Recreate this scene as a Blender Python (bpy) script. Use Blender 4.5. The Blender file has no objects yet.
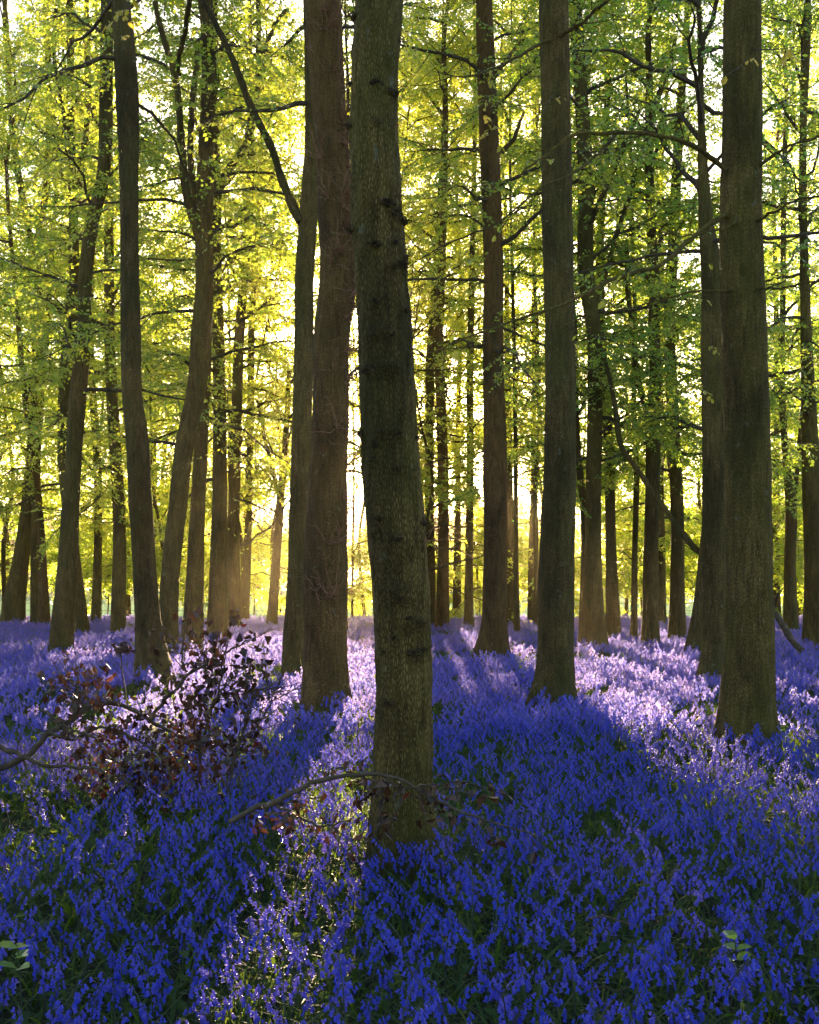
import bpy, math, random
import numpy as np
from mathutils import Vector

R = math.radians
rng = np.random.default_rng(11)
random.seed(5)
C = bpy.context.scene.collection
SC = bpy.context.scene

# ------------------------------------------------------------------ camera constants
F, CX, HY, CAMZ = 1194.0, 409.5, 583.0, 1.6
SUN_EL, SUN_AZ = R(10.1), R(0.1)
TAN = math.tan(SUN_EL)
SUNV = np.array([math.sin(SUN_AZ) * math.cos(SUN_EL), math.cos(SUN_AZ) * math.cos(SUN_EL), math.sin(SUN_EL)])


def W(px, py, d):
    return np.array([(px - CX) * d / F, d, CAMZ + (HY - py) * d / F])


def ground_z(x, y):
    return 0.05 * np.sin(x * 0.9 + 0.4 * y) * np.cos(y * 0.7 - 0.3 * x) + 0.03 * np.sin(x * 2.1 - y * 1.3)


# ------------------------------------------------------------------ noise
def vnoise(P, seed=0):
    P = np.asarray(P, dtype=np.float64)
    i = np.floor(P).astype(np.int64)
    f = P - i
    f = f * f * (3 - 2 * f)
    out = np.zeros(len(P))

    def h(a, b, c):
        n = (a * 374761393 + b * 668265263 + c * 1274126177 + seed * 974634533) & 0xFFFFFFFF
        n = ((n ^ (n >> 13)) * 1103515245) & 0xFFFFFFFF
        n = ((n ^ (n >> 16)) * 2246822519) & 0xFFFFFFFF
        return (n & 0xFFFFFF) / float(0xFFFFFF)
    for dx in (0, 1):
        for dy in (0, 1):
            for dz in (0, 1):
                w = (f[:, 0] if dx else 1 - f[:, 0]) * (f[:, 1] if dy else 1 - f[:, 1]) * (f[:, 2] if dz else 1 - f[:, 2])
                out += w * h(i[:, 0] + dx, i[:, 1] + dy, i[:, 2] + dz)
    return out


# ------------------------------------------------------------------ mesh collector
class MB:
    def __init__(s):
        s.V, s.F, s.M, s.T, s.n = [], [], [], [], 0

    def add(s, V, Fq, mat=0, tint=0.5):
        V = np.asarray(V, dtype=np.float32).reshape(-1, 3)
        Fq = np.asarray(Fq, dtype=np.int64)
        if len(Fq) == 0:
            return
        s.V.append(V)
        s.F.append(Fq + s.n)
        s.M.append(np.full(len(Fq), mat, dtype=np.int32))
        s.T.append(np.broadcast_to(np.asarray(tint, dtype=np.float32), (len(Fq),)).copy())
        s.n += len(V)

    def merge(s, o, mat_off=0):
        for V, Fq, M, T in zip(o.V, o.F, o.M, o.T):
            pass
        base = s.n
        for V in o.V:
            s.V.append(V)
        for Fq in o.F:
            s.F.append(Fq + base)
        s.M += [m + mat_off for m in o.M]
        s.T += o.T
        s.n += o.n

    def mesh(s, name, mats, off=(0, 0, 0), smooth=True, attr=None):
        me = bpy.data.meshes.new(name)
        V = (np.concatenate(s.V) if s.V else np.zeros((0, 3))) - np.asarray(off, dtype=np.float32)
        V = V.astype(np.float32)
        me.vertices.add(len(V))
        me.vertices.foreach_set('co', V.ravel())
        if s.F:
            li = np.concatenate([f.ravel() for f in s.F]).astype(np.int32)
            ln = np.concatenate([np.full(len(f), f.shape[1], dtype=np.int32) for f in s.F])
            st = np.concatenate([[0], np.cumsum(ln)[:-1]]).astype(np.int32)
            me.loops.add(len(li))
            me.loops.foreach_set('vertex_index', li)
            me.polygons.add(len(ln))
            me.polygons.foreach_set('loop_start', st)
            me.polygons.foreach_set('material_index', np.concatenate(s.M))
            me.polygons.foreach_set('use_smooth', np.full(len(ln), smooth, dtype=bool))
            a = me.attributes.new('tint', 'FLOAT', 'FACE')
            a.data.foreach_set('value', np.concatenate(s.T))
        for m in mats:
            me.materials.append(m)
        me.update(calc_edges=True)
        return me

    def build(s, name, mats, parent=None, loc=(0, 0, 0), smooth=True):
        me = s.mesh(name, mats, loc, smooth)
        o = bpy.data.objects.new(name, me)
        C.objects.link(o)
        if parent is not None:
            o.parent = parent
        else:
            o.location = loc
        return o


def grid_faces(n, k):
    i = np.arange(n - 1)[:, None] * k
    j = np.arange(k)[None, :]
    a = i + j
    b = i + (j + 1) % k
    return np.stack([a, b, b + k, a + k], -1).reshape(-1, 4)


def tubes(mb, P, Rr, k=5, mat=0, tint=0.5):
    """P (T,n,3) centre lines, Rr (T,n) radii"""
    P = np.asarray(P, dtype=np.float64)
    T, n, _ = P.shape
    if T == 0:
        return
    t = np.gradient(P, axis=1)
    t /= np.linalg.norm(t, axis=2, keepdims=True) + 1e-9
    ref = np.where(np.abs(t[:, :1, 2:3]) > 0.8, np.array([1.0, 0, 0]), np.array([0, 0, 1.0]))
    e1 = np.cross(t, np.broadcast_to(ref, t.shape))
    e1 /= np.linalg.norm(e1, axis=2, keepdims=True) + 1e-9
    e2 = np.cross(t, e1)
    th = np.arange(k) * 2 * math.pi / k
    V = P[:, :, None, :] + Rr[:, :, None, None] * (np.cos(th)[None, None, :, None] * e1[:, :, None, :] + np.sin(th)[None, None, :, None] * e2[:, :, None, :])
    Fq = grid_faces(n, k)
    Fa = (Fq[None] + (np.arange(T) * n * k)[:, None, None]).reshape(-1, 4)
    tt = tint if np.isscalar(tint) else np.repeat(np.asarray(tint), len(Fq))
    mb.add(V.reshape(-1, 3), Fa, mat, tt)


def catmull(pts, n):
    pts = np.asarray(pts, dtype=np.float64)
    if len(pts) == 2:
        return pts[0] + (pts[1] - pts[0]) * np.linspace(0, 1, n)[:, None]
    seg = np.linalg.norm(np.diff(pts[:, :3], axis=0), axis=1)
    u = np.concatenate([[0], np.cumsum(seg)])
    m = np.gradient(pts, u, axis=0)
    x = np.linspace(0, u[-1], n)
    i = np.clip(np.searchsorted(u, x, side='right') - 1, 0, len(pts) - 2)
    h = (u[i + 1] - u[i])
    s = ((x - u[i]) / h)[:, None]
    h = h[:, None]
    return (2 * s**3 - 3 * s**2 + 1) * pts[i] + (s**3 - 2 * s**2 + s) * h * m[i] + (-2 * s**3 + 3 * s**2) * pts[i + 1] + (s**3 - s**2) * h * m[i + 1]


# ------------------------------------------------------------------ materials
def new_mat(name):
    m = bpy.data.materials.new(name)
    m.use_nodes = True
    nt = m.node_tree
    nt.nodes.clear()
    out = nt.nodes.new('ShaderNodeOutputMaterial')
    return m, nt, out


def N(nt, t, **kw):
    n = nt.nodes.new(t)
    for k, v in kw.items():
        if k.startswith('i_'):
            n.inputs[k[2:].replace('_', ' ')].default_value = v
        else:
            setattr(n, k, v)
    return n


def ramp(nt, fac, stops):
    r = N(nt, 'ShaderNodeValToRGB')
    e = r.color_ramp.elements
    while len(e) < len(stops):
        e.new(0.5)
    for q, (p, c) in zip(e, stops):
        q.position = p
        q.color = (*c, 1)
    nt.links.new(fac, r.inputs['Fac'])
    return r.outputs['Color']


def mapped(nt, scale, space='Object'):
    tc = N(nt, 'ShaderNodeTexCoord')
    mp = N(nt, 'ShaderNodeMapping')
    mp.inputs['Scale'].default_value = scale
    nt.links.new(tc.outputs[space], mp.inputs['Vector'])
    return mp.outputs['Vector']


def noise(nt, vec, scale=1, detail=4, rough=0.55, dist=0.0):
    n = N(nt, 'ShaderNodeTexNoise')
    n.inputs['Scale'].default_value = scale
    n.inputs['Detail'].default_value = detail
    n.inputs['Roughness'].default_value = rough
    n.inputs['Distortion'].default_value = dist
    nt.links.new(vec, n.inputs['Vector'])
    return n.outputs['Fac']


def mixcol(nt, fac, a, b, typ='MIX'):
    m = N(nt, 'ShaderNodeMix', data_type='RGBA', blend_type=typ)
    for s, v in ((m.inputs[0], fac), (m.inputs[6], a), (m.inputs[7], b)):
        if hasattr(v, 'links'):
            nt.links.new(v, s)
        elif isinstance(v, (int, float)):
            s.default_value = v
        else:
            s.default_value = (*v, 1)
    return m.outputs[2]


def bark_mat(name, dark, mid, light, green, green_amt, furrow=26.0, bump=0.9):
    m, nt, out = new_mat(name)
    v1 = mapped(nt, (furrow, furrow, furrow * 0.13))
    v2 = mapped(nt, (2.2, 2.2, 0.8))
    f1 = noise(nt, v1, 1, 5, 0.58, 0.9)
    vo = N(nt, 'ShaderNodeTexVoronoi', feature='DISTANCE_TO_EDGE')
    nt.links.new(mapped(nt, (furrow * 0.75, furrow * 0.75, furrow * 0.2)), vo.inputs['Vector'])
    cr = N(nt, 'ShaderNodeMath', operation='MULTIPLY', use_clamp=True)
    nt.links.new(vo.outputs['Distance'], cr.inputs[0])
    cr.inputs[1].default_value = 3.0
    hgt = N(nt, 'ShaderNodeMath', operation='MULTIPLY_ADD')
    nt.links.new(cr.outputs[0], hgt.inputs[0])
    hgt.inputs[1].default_value = 0.45
    nt.links.new(f1, hgt.inputs[2])
    hs = N(nt, 'ShaderNodeMath', operation='MULTIPLY')
    nt.links.new(hgt.outputs[0], hs.inputs[0])
    hs.inputs[1].default_value = 0.72
    col = ramp(nt, hs.outputs[0], [(0.2, dark), (0.5, mid), (0.8, light)])
    f2 = noise(nt, v2, 1, 5, 0.6)
    g = ramp(nt, f2, [(0.42, (0, 0, 0)), (0.62, (green_amt,) * 3)])
    col = mixcol(nt, g, col, green)
    f3 = noise(nt, mapped(nt, (5, 5, 3)), 1, 4, 0.6)
    col = mixcol(nt, ramp(nt, f3, [(0.3, (0.65,) * 3), (0.7, (0,) * 3)]), col, mixcol(nt, 1.0, col, (0.55, 0.52, 0.5), 'MULTIPLY'))
    f4 = noise(nt, mapped(nt, (1.1, 1.1, 0.45)), 1, 3, 0.55, 0.8)
    col = mixcol(nt, 1.0, col, ramp(nt, f4, [(0.34, (0.55, 0.54, 0.52)), (0.5, (1, 1, 1)), (0.68, (1.35, 1.3, 1.2))]), 'MULTIPLY')
    f5 = noise(nt, mapped(nt, (13, 13, 9)), 1, 3, 0.5)
    col = mixcol(nt, ramp(nt, f5, [(0.66, (0, 0, 0)), (0.74, (0.55,) * 3)]), col, (0.26, 0.25, 0.16))
    tz = N(nt, 'ShaderNodeTexCoord')
    sz = N(nt, 'ShaderNodeSeparateXYZ')
    nt.links.new(tz.outputs['Object'], sz.inputs[0])
    mz = N(nt, 'ShaderNodeMath', operation='MULTIPLY_ADD')
    nt.links.new(f3, mz.inputs[0])
    mz.inputs[1].default_value = 1.5
    nt.links.new(sz.outputs['Z'], mz.inputs[2])
    col = mixcol(nt, ramp(nt, mz.outputs[0], [(0.55, (0.7,) * 3), (0.98, (0,) * 3)]), col, (0.06, 0.075, 0.012))
    oi = N(nt, 'ShaderNodeObjectInfo')
    col = mixcol(nt, 1.0, col, ramp(nt, oi.outputs['Random'], [(0, (0.8, 0.78, 0.8)), (1, (1.1, 1.08, 1.0))]), 'MULTIPLY')
    b = N(nt, 'ShaderNodeBsdfPrincipled')
    nt.links.new(col, b.inputs['Base Color'])
    b.inputs['Roughness'].default_value = 0.85
    b.inputs['Specular IOR Level'].default_value = 0.25
    bp = N(nt, 'ShaderNodeBump')
    bp.inputs['Strength'].default_value = bump
    bp.inputs['Distance'].default_value = 0.03
    nt.links.new(hs.outputs[0], bp.inputs['Height'])
    nt.links.new(bp.outputs['Normal'], b.inputs['Normal'])
    nt.links.new(b.outputs[0], out.inputs['Surface'])
    return m


def leafy_mat(name, refl_stops, trans_stops, tmix=0.5, gloss=0.06, grough=0.4, use_random=False, sheen=0.45):
    m, nt, out = new_mat(name)
    if use_random:
        oi = N(nt, 'ShaderNodeObjectInfo')
        at = N(nt, 'ShaderNodeAttribute', attribute_name='tint')
        ad = N(nt, 'ShaderNodeMath', operation='ADD')
        nt.links.new(oi.outputs['Random'], ad.inputs[0])
        nt.links.new(at.outputs['Fac'], ad.inputs[1])
        hf = N(nt, 'ShaderNodeMath', operation='MULTIPLY')
        nt.links.new(ad.outputs[0], hf.inputs[0])
        hf.inputs[1].default_value = 0.5
        fac = hf.outputs[0]
    else:
        at = N(nt, 'ShaderNodeAttribute', attribute_name='tint')
        fac = at.outputs['Fac']
    d = N(nt, 'ShaderNodeBsdfDiffuse')
    t = N(nt, 'ShaderNodeBsdfTranslucent')
    nt.links.new(ramp(nt, fac, refl_stops), d.inputs['Color'])
    nt.links.new(ramp(nt, fac, trans_stops), t.inputs['Color'])
    mx = N(nt, 'ShaderNodeMixShader')
    mx.inputs[0].default_value = tmix
    nt.links.new(d.outputs[0], mx.inputs[1])
    nt.links.new(t.outputs[0], mx.inputs[2])
    g = N(nt, 'ShaderNodeBsdfGlossy')
    g.inputs['Roughness'].default_value = grough
    g.inputs['Color'].default_value = (0.9, 0.9, 0.9, 1)
    mg = N(nt, 'ShaderNodeMixShader')
    lw = N(nt, 'ShaderNodeLayerWeight')
    lw.inputs['Blend'].default_value = 0.5
    pw = N(nt, 'ShaderNodeMath', operation='POWER')
    nt.links.new(lw.outputs['Facing'], pw.inputs[0])
    pw.inputs[1].default_value = 3.5
    ma = N(nt, 'ShaderNodeMath', operation='MULTIPLY_ADD', use_clamp=True)
    nt.links.new(pw.outputs[0], ma.inputs[0])
    ma.inputs[1].default_value = sheen
    ma.inputs[2].default_value = gloss
    nt.links.new(ma.outputs[0], mg.inputs[0])
    nt.links.new(mx.outputs[0], mg.inputs[1])
    nt.links.new(g.outputs[0], mg.inputs[2])
    nt.links.new(mg.outputs[0], out.inputs['Surface'])
    return m


def plain_mat(name, stops, scale=3.0, rough=0.85, bump=0.0, stretch=(1, 1, 1)):
    m, nt, out = new_mat(name)
    f = noise(nt, mapped(nt, tuple(scale * s for s in stretch)), 1, 6, 0.6)
    b = N(nt, 'ShaderNodeBsdfPrincipled')
    nt.links.new(ramp(nt, f, stops), b.inputs['Base Color'])
    b.inputs['Roughness'].default_value = rough
    b.inputs['Specular IOR Level'].default_value = 0.25
    if bump:
        bp = N(nt, 'ShaderNodeBump')
        bp.inputs['Strength'].default_value = bump
        bp.inputs['Distance'].default_value = 0.02
        nt.links.new(f, bp.inputs['Height'])
        nt.links.new(bp.outputs['Normal'], b.inputs['Normal'])
    nt.links.new(b.outputs[0], out.inputs['Surface'])
    return m


M_BARK = bark_mat('bark_brown', (0.022, 0.013, 0.005), (0.19, 0.125, 0.034), (0.40, 0.27, 0.10), (0.125, 0.125, 0.022), 0.55)
M_BARK_RED = bark_mat('bark_reddish', (0.024, 0.012, 0.005), (0.22, 0.115, 0.036), (0.42, 0.24, 0.085), (0.14, 0.105, 0.02), 0.35)
M_BARK_GREEN = bark_mat('bark_algae', (0.02, 0.013, 0.004), (0.25, 0.158, 0.036), (0.54, 0.37, 0.12), (0.17, 0.16, 0.02), 0.55, bump=1.0)
M_FARLEAF = leafy_mat('far_leaf', [(0.0, (0.03, 0.06, 0.03)), (1.0, (0.07, 0.11, 0.04))], [(0.0, (0.06, 0.12, 0.05)), (1.0, (0.22, 0.26, 0.05))], 0.4, 0.02, sheen=0.1)
M_TWIG = plain_mat('twig_bark', [(0.3, (0.05, 0.035, 0.022)), (0.7, (0.14, 0.10, 0.06))], 8)
M_TWIG_RED = plain_mat('reddish_shoot', [(0.3, (0.30, 0.13, 0.07)), (0.7, (0.52, 0.27, 0.16))], 8)
M_DEADWOOD = plain_mat('dead_wood', [(0.25, (0.03, 0.019, 0.011)), (0.6, (0.14, 0.095, 0.055)), (0.8, (0.30, 0.22, 0.14))], 14, bump=0.5)
M_KNOT = plain_mat('burr_bark', [(0.3, (0.016, 0.009, 0.004)), (0.5, (0.07, 0.042, 0.016)), (0.68, (0.19, 0.12, 0.04))], 45, bump=1.0)
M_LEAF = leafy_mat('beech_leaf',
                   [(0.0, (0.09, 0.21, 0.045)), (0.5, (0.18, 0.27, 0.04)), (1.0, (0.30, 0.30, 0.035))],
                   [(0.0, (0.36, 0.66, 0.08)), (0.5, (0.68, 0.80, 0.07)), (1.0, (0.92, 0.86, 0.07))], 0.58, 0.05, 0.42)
M_LEAF_Y = leafy_mat('yellow_leaf_sunlit', [(0.0, (0.50, 0.50, 0.04)), (1.0, (0.74, 0.52, 0.03))],
                     [(0.0, (0.60, 0.58, 0.03)), (1.0, (0.80, 0.55, 0.03))], 0.6, 0.05)  # yellow leaves, colour raised to stand in for sun shining through them
M_DEADLEAF = leafy_mat('dead_leaf', [(0.0, (0.03, 0.012, 0.004)), (0.6, (0.085, 0.030, 0.009)), (0.93, (0.17, 0.07, 0.02)), (1.0, (0.25, 0.02, 0.015))],
                       [(0.0, (0.05, 0.018, 0.010)), (0.9, (0.15, 0.055, 0.025)), (1.0, (0.5, 0.04, 0.02))], 0.22, 0.04)
M_BELL = leafy_mat('bluebell_petal', [(0.0, (0.006, 0.045, 0.66)), (0.5, (0.011, 0.043, 0.68)), (1.0, (0.038, 0.046, 0.66))],
                   [(0.0, (0.30, 0.35, 0.95)), (0.5, (0.52, 0.44, 0.94)), (1.0, (0.74, 0.56, 0.91))], 0.48, 0.03, 0.40, True, sheen=0.26)
M_STALK = leafy_mat('bluebell_stalk', [(0.0, (0.05, 0.075, 0.03)), (1.0, (0.06, 0.05, 0.07))],
                    [(0.0, (0.25, 0.36, 0.04)), (1.0, (0.3, 0.3, 0.06))], 0.35, 0.04, 0.4, True, sheen=0.2)
M_GREEN = leafy_mat('woodland_leaf', [(0.0, (0.025, 0.06, 0.008)), (0.6, (0.05, 0.10, 0.010)), (1.0, (0.09, 0.13, 0.014))],
                    [(0.0, (0.14, 0.28, 0.02)), (0.6, (0.28, 0.42, 0.03)), (1.0, (0.45, 0.5, 0.04))], 0.42, 0.025, 0.55, True, sheen=0.10)


# ------------------------------------------------------------------ tagging
def tag(o, label=None, cat=None, group=None, kind=None):
    for k, v in (('label', label), ('category', cat), ('group', group), ('kind', kind)):
        if v:
            o[k] = v
    return o


def empty(name, loc):
    o = bpy.data.objects.new(name, None)
    o.location = [float(v) for v in loc]
    o.empty_display_size = 0.3
    C.objects.link(o)
    return o


# ------------------------------------------------------------------ where the sun gets through (openings in the canopy)
LIT = [
    ([(255, 690), (300, 655), (380, 640), (380, 800), (300, 850), (250, 800)], 1.0),
    ([(300, 800), (375, 790), (345, 1040), (140, 1040), (195, 880)], 0.85),
    ([(50, 705), (85, 655), (150, 640), (310, 632), (310, 700), (190, 745), (80, 740)], 0.93),
    ([(-40, 690), (60, 690), (60, 720), (-40, 730)], 0.5),
    ([(432, 630), (485, 632), (545, 655), (545, 692), (470, 695), (432, 665)], 0.95),
    ([(570, 645), (720, 632), (725, 700), (830, 690), (860, 800), (740, 765), (650, 722), (575, 692)], 1.0),
    ([(575, 690), (640, 700), (860, 800), (870, 860), (760, 835), (690, 790), (600, 720)], 0.85),
    ([(560, 830), (620, 830), (720, 1040), (590, 1040)], 0.5),
]
LW, LH, LX0, LY0 = 620, 225, -200, 590


def build_mask():
    X, Y = np.meshgrid(LX0 + 2 * np.arange(LW), LY0 + 2 * np.arange(LH))
    M = np.zeros(X.shape)
    for poly, s in LIT:
        ins = np.zeros(X.shape, dtype=bool)
        for (x0, y0), (x1, y1) in zip(poly, poly[1:] + poly[:1]):
            c = ((y0 > Y) != (y1 > Y)) & (X < (x1 - x0) * (Y - y0) / ((y1 - y0) or 1e-9) + x0)
            ins ^= c
        M = np.maximum(M, ins * s)
    for _ in range(5):
        P = np.pad(M, 1, mode='edge')
        M = (P[:-2, 1:-1] + P[2:, 1:-1] + P[1:-1, :-2] + P[1:-1, 2:] + P[1:-1, 1:-1]) / 5
    return M


MASK = build_mask()


def open_sky(P):
    """share of the sunlight wanted where the shadow of each point falls on the flowers"""
    t = (P[:, 2] - 0.25) / SUNV[2]
    gx = P[:, 0] - SUNV[0] * t
    gy = P[:, 1] - SUNV[1] * t
    ok = gy > 3.0
    gys = np.where(ok, gy, 3.0)
    px = CX + gx * F / gys
    py = HY + (CAMZ - 0.25) * F / gys
    jitter = (vnoise(np.stack([gx * 1.1, gy * 0.5, gx * 0], 1), 5) - 0.5) * 50
    ix = ((px + jitter - LX0) / 2).astype(int)
    iy = ((py + jitter * 0.3 - LY0) / 2).astype(int)
    ok &= (ix >= 0) & (ix < LW) & (iy >= 0) & (iy < LH)
    val = MASK[np.clip(iy, 0, LH - 1), np.clip(ix, 0, LW - 1)]
    # -1: the shadow falls on flowers that lie in shade
    return np.where(ok, np.where(val < 0.06, -1.0, val), 0.0)


# ------------------------------------------------------------------ leaves, crowns
def leaves(mb, B, D, Nn, L, wid, mat, tint, fine=False, curl=0.12):
    """B base points, D unit direction, Nn approximate normal, L length"""
    n = len(B)
    if n == 0:
        return
    S = np.cross(D, Nn)
    S /= np.linalg.norm(S, axis=1, keepdims=True) + 1e-9
    Nn = np.cross(S, D)
    L = L[:, None]
    if fine:
        a = curl * Nn * L
        V = np.stack([B, B + D * L * 0.3 + S * L * wid * 0.85 + a, B + D * L * 0.68 + S * L * wid * 0.8 + a, B + D * L - a * 0.8 * (np.ndim(curl) > 0),
                      B + D * L * 0.68 - S * L * wid * 0.8 + a, B + D * L * 0.3 - S * L * wid * 0.85 + a], 1)
        f = np.array([[0, 1, 2, 3], [0, 3, 4, 5]])
        Fq = (f[None] + (np.arange(n) * 6)[:, None, None]).reshape(-1, 4)
        mb.add(V.reshape(-1, 3), Fq, mat, np.repeat(tint, 2))
    else:
        V = np.stack([B, B + D * L * 0.45 + S * L * wid, B + D * L, B + D * L * 0.45 - S * L * wid], 1)
        Fq = (np.arange(n) * 4)[:, None] + np.arange(4)[None]
        mb.add(V.reshape(-1, 3), Fq, mat, tint)


def unit(v):
    return v / (np.linalg.norm(v, axis=-1, keepdims=True) + 1e-9)


def at(P, t):
    """sample polylines P (T,n,3) at t (T,)"""
    n = P.shape[1]
    x = np.clip(t, 0, 0.9999) * (n - 1)
    i = x.astype(int)
    f = (x - i)[:, None]
    r = np.arange(len(P))
    return P[r, i] * (1 - f) + P[r, i + 1] * f


def branches_from(P, per, lo, length, spread, droop, n, rg):
    """children of polylines P: returns (T*per, n, 3)"""
    T = len(P)
    t = lo + (1 - lo) * (np.arange(per)[None] + rg.random((T, per))) / per
    t = t.ravel()
    Pp = np.repeat(P, per, axis=0)
    S = at(Pp, t)
    tan = unit(at(Pp, np.minimum(t + 0.05, 0.999)) - at(Pp, np.maximum(t - 0.05, 0)))
    side = np.where(np.tile(np.arange(per) % 2, T) == 0, 1.0, -1.0) * (spread[0] + (spread[1] - spread[0]) * rg.random(T * per))
    c, s = np.cos(side), np.sin(side)
    D = np.stack([tan[:, 0] * c - tan[:, 1] * s, tan[:, 0] * s + tan[:, 1] * c, tan[:, 2] * 0.7 + rg.normal(-0.03, 0.42, T * per)], 1)
    D = unit(D)
    L = length(t, rg)
    u = np.linspace(0, 1, n)
    Q = S[:, None] + D[:, None] * (L[:, None] * u)[:, :, None]
    Q[:, :, 2] -= droop * L[:, None] * u**2
    w = rg.normal(0, 1, Q.shape) * (L[:, None, None] * 0.035) * u[None, :, None]
    return Q + np.cumsum(w, axis=1) * 0.6, L


LEAVES = [0]


def crown_mesh(trunk, z0, z1, nl, L, rg, leaf=0.085, per=(8, 6, 10), d=30.0, yellow=0.5, thin=0.0, r_limb=0.035, fine=False, el=(0.1, 0.95)):
    mb = MB()
    zs = trunk[:, 2]
    z = z0 + (z1 - z0) * (np.arange(nl) + rg.random(nl)) / nl
    S = np.stack([np.interp(z, zs, trunk[:, i]) for i in range(3)], 1)
    h = (z - z0) / max(z1 - z0, 0.1)
    az = np.arange(nl) * 2.39996 + rg.random(nl) * 0.9 + rg.random() * 6
    e = el[0] + (el[1] - el[0]) * h + rg.normal(0, 0.3, nl)
    Ll = L * (0.65 + 0.5 * rg.random(nl)) * (1.0 - 0.45 * h)
    u = np.linspace(0, 1, 8)
    D = np.stack([np.cos(az) * np.cos(e), np.sin(az) * np.cos(e), np.sin(e)], 1)
    P = S[:, None] + D[:, None] * (Ll[:, None] * u)[:, :, None]
    P[:, :, 2] -= 0.22 * Ll[:, None] * u**2
    P += np.cumsum(rg.normal(0, 1, P.shape) * (Ll[:, None, None] * 0.022), axis=1) * (u > 0)[None, :, None]
    rl = r_limb * (0.6 + 0.7 * rg.random(nl))[:, None] * (1 - u)[None] ** 0.7 + 0.006
    tubes(mb, P, rl, 5, 1, 0.5)
    Q, _ = branches_from(P, per[0], 0.12, lambda t, g: L * (0.22 + 0.26 * g.random(len(t))) * (1.15 - 0.65 * t), (0.45, 1.15), 0.10, 5, rg)
    Q = Q[rg.random(len(Q)) > np.maximum(open_sky(Q[:, 2]), open_sky(Q[:, 4])) * 0.6]
    tubes(mb, Q, np.broadcast_to(np.array([0.011, 0.009, 0.007, 0.005, 0.003]), Q.shape[:2]), 3, 1, 0.5)
    Tw, _ = branches_from(Q, per[1], 0.1, lambda t, g: 0.28 + 0.5 * g.random(len(t)), (0.4, 1.1), 0.15, 4, rg)
    # leave out the sprays that stood in the openings
    os_ = open_sky(Tw[:, 2])
    keep = rg.random(len(Tw)) > np.minimum(1, os_ * 0.97)
    # the canopy is thinner towards the low sun
    v = unit(Tw[:, 2] - np.array([0, 0, CAMZ]))
    ang = np.degrees(np.arccos(np.clip(v @ SUNV, -1, 1)))
    keep &= (rg.random(len(Tw)) > thin + 0.5 * np.exp(-(ang / 7.0)**2)) | ((os_ < 0) & (rg.random(len(Tw)) > 0.45 * np.exp(-(ang / 5.0)**2)))
    Tw = Tw[keep]
    if d < 32:
        tubes(mb, Tw[:, ::1], np.broadcast_to(np.array([0.004, 0.003, 0.0025, 0.0015]), Tw.shape[:2]), 3, 1, 0.5)
    k = per[2]
    n = len(Tw)
    t = (np.arange(k)[None] + rg.random((n, k))) / k
    t = t.ravel()
    Tp = np.repeat(Tw, k, axis=0)
    B = at(Tp, t)
    tan = unit(Tp[:, -1] - Tp[:, 0])
    sg = np.where(np.tile(np.arange(k) % 2, n) == 0, 1.0, -1.0)
    sd = unit(np.cross(tan, np.array([0, 0, 1.0]))) * sg[:, None]
    m = n * k
    Dl = unit(tan * (0.45 + 0.3 * rg.random(m))[:, None] + sd * (0.7 + 0.3 * rg.random(m))[:, None] + np.array([0, 0, -1.0]) * rg.normal(0.35, 0.35, m)[:, None])
    Nn = unit(np.array([0, 0, 1.0]) + rg.normal(0, 0.75, (m, 3)))
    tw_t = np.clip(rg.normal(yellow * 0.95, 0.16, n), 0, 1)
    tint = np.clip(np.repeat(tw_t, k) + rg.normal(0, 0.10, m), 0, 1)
    k2 = rg.random(m) > np.minimum(1, open_sky(B) * 0.6)
    B, Dl, Nn, tint = B[k2], Dl[k2], Nn[k2], tint[k2]
    leaves(mb, B, Dl, Nn, leaf * (0.65 + 0.6 * rg.random(len(B))), 0.33, 0, tint, fine)
    LEAVES[0] += len(B)
    return mb


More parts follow.
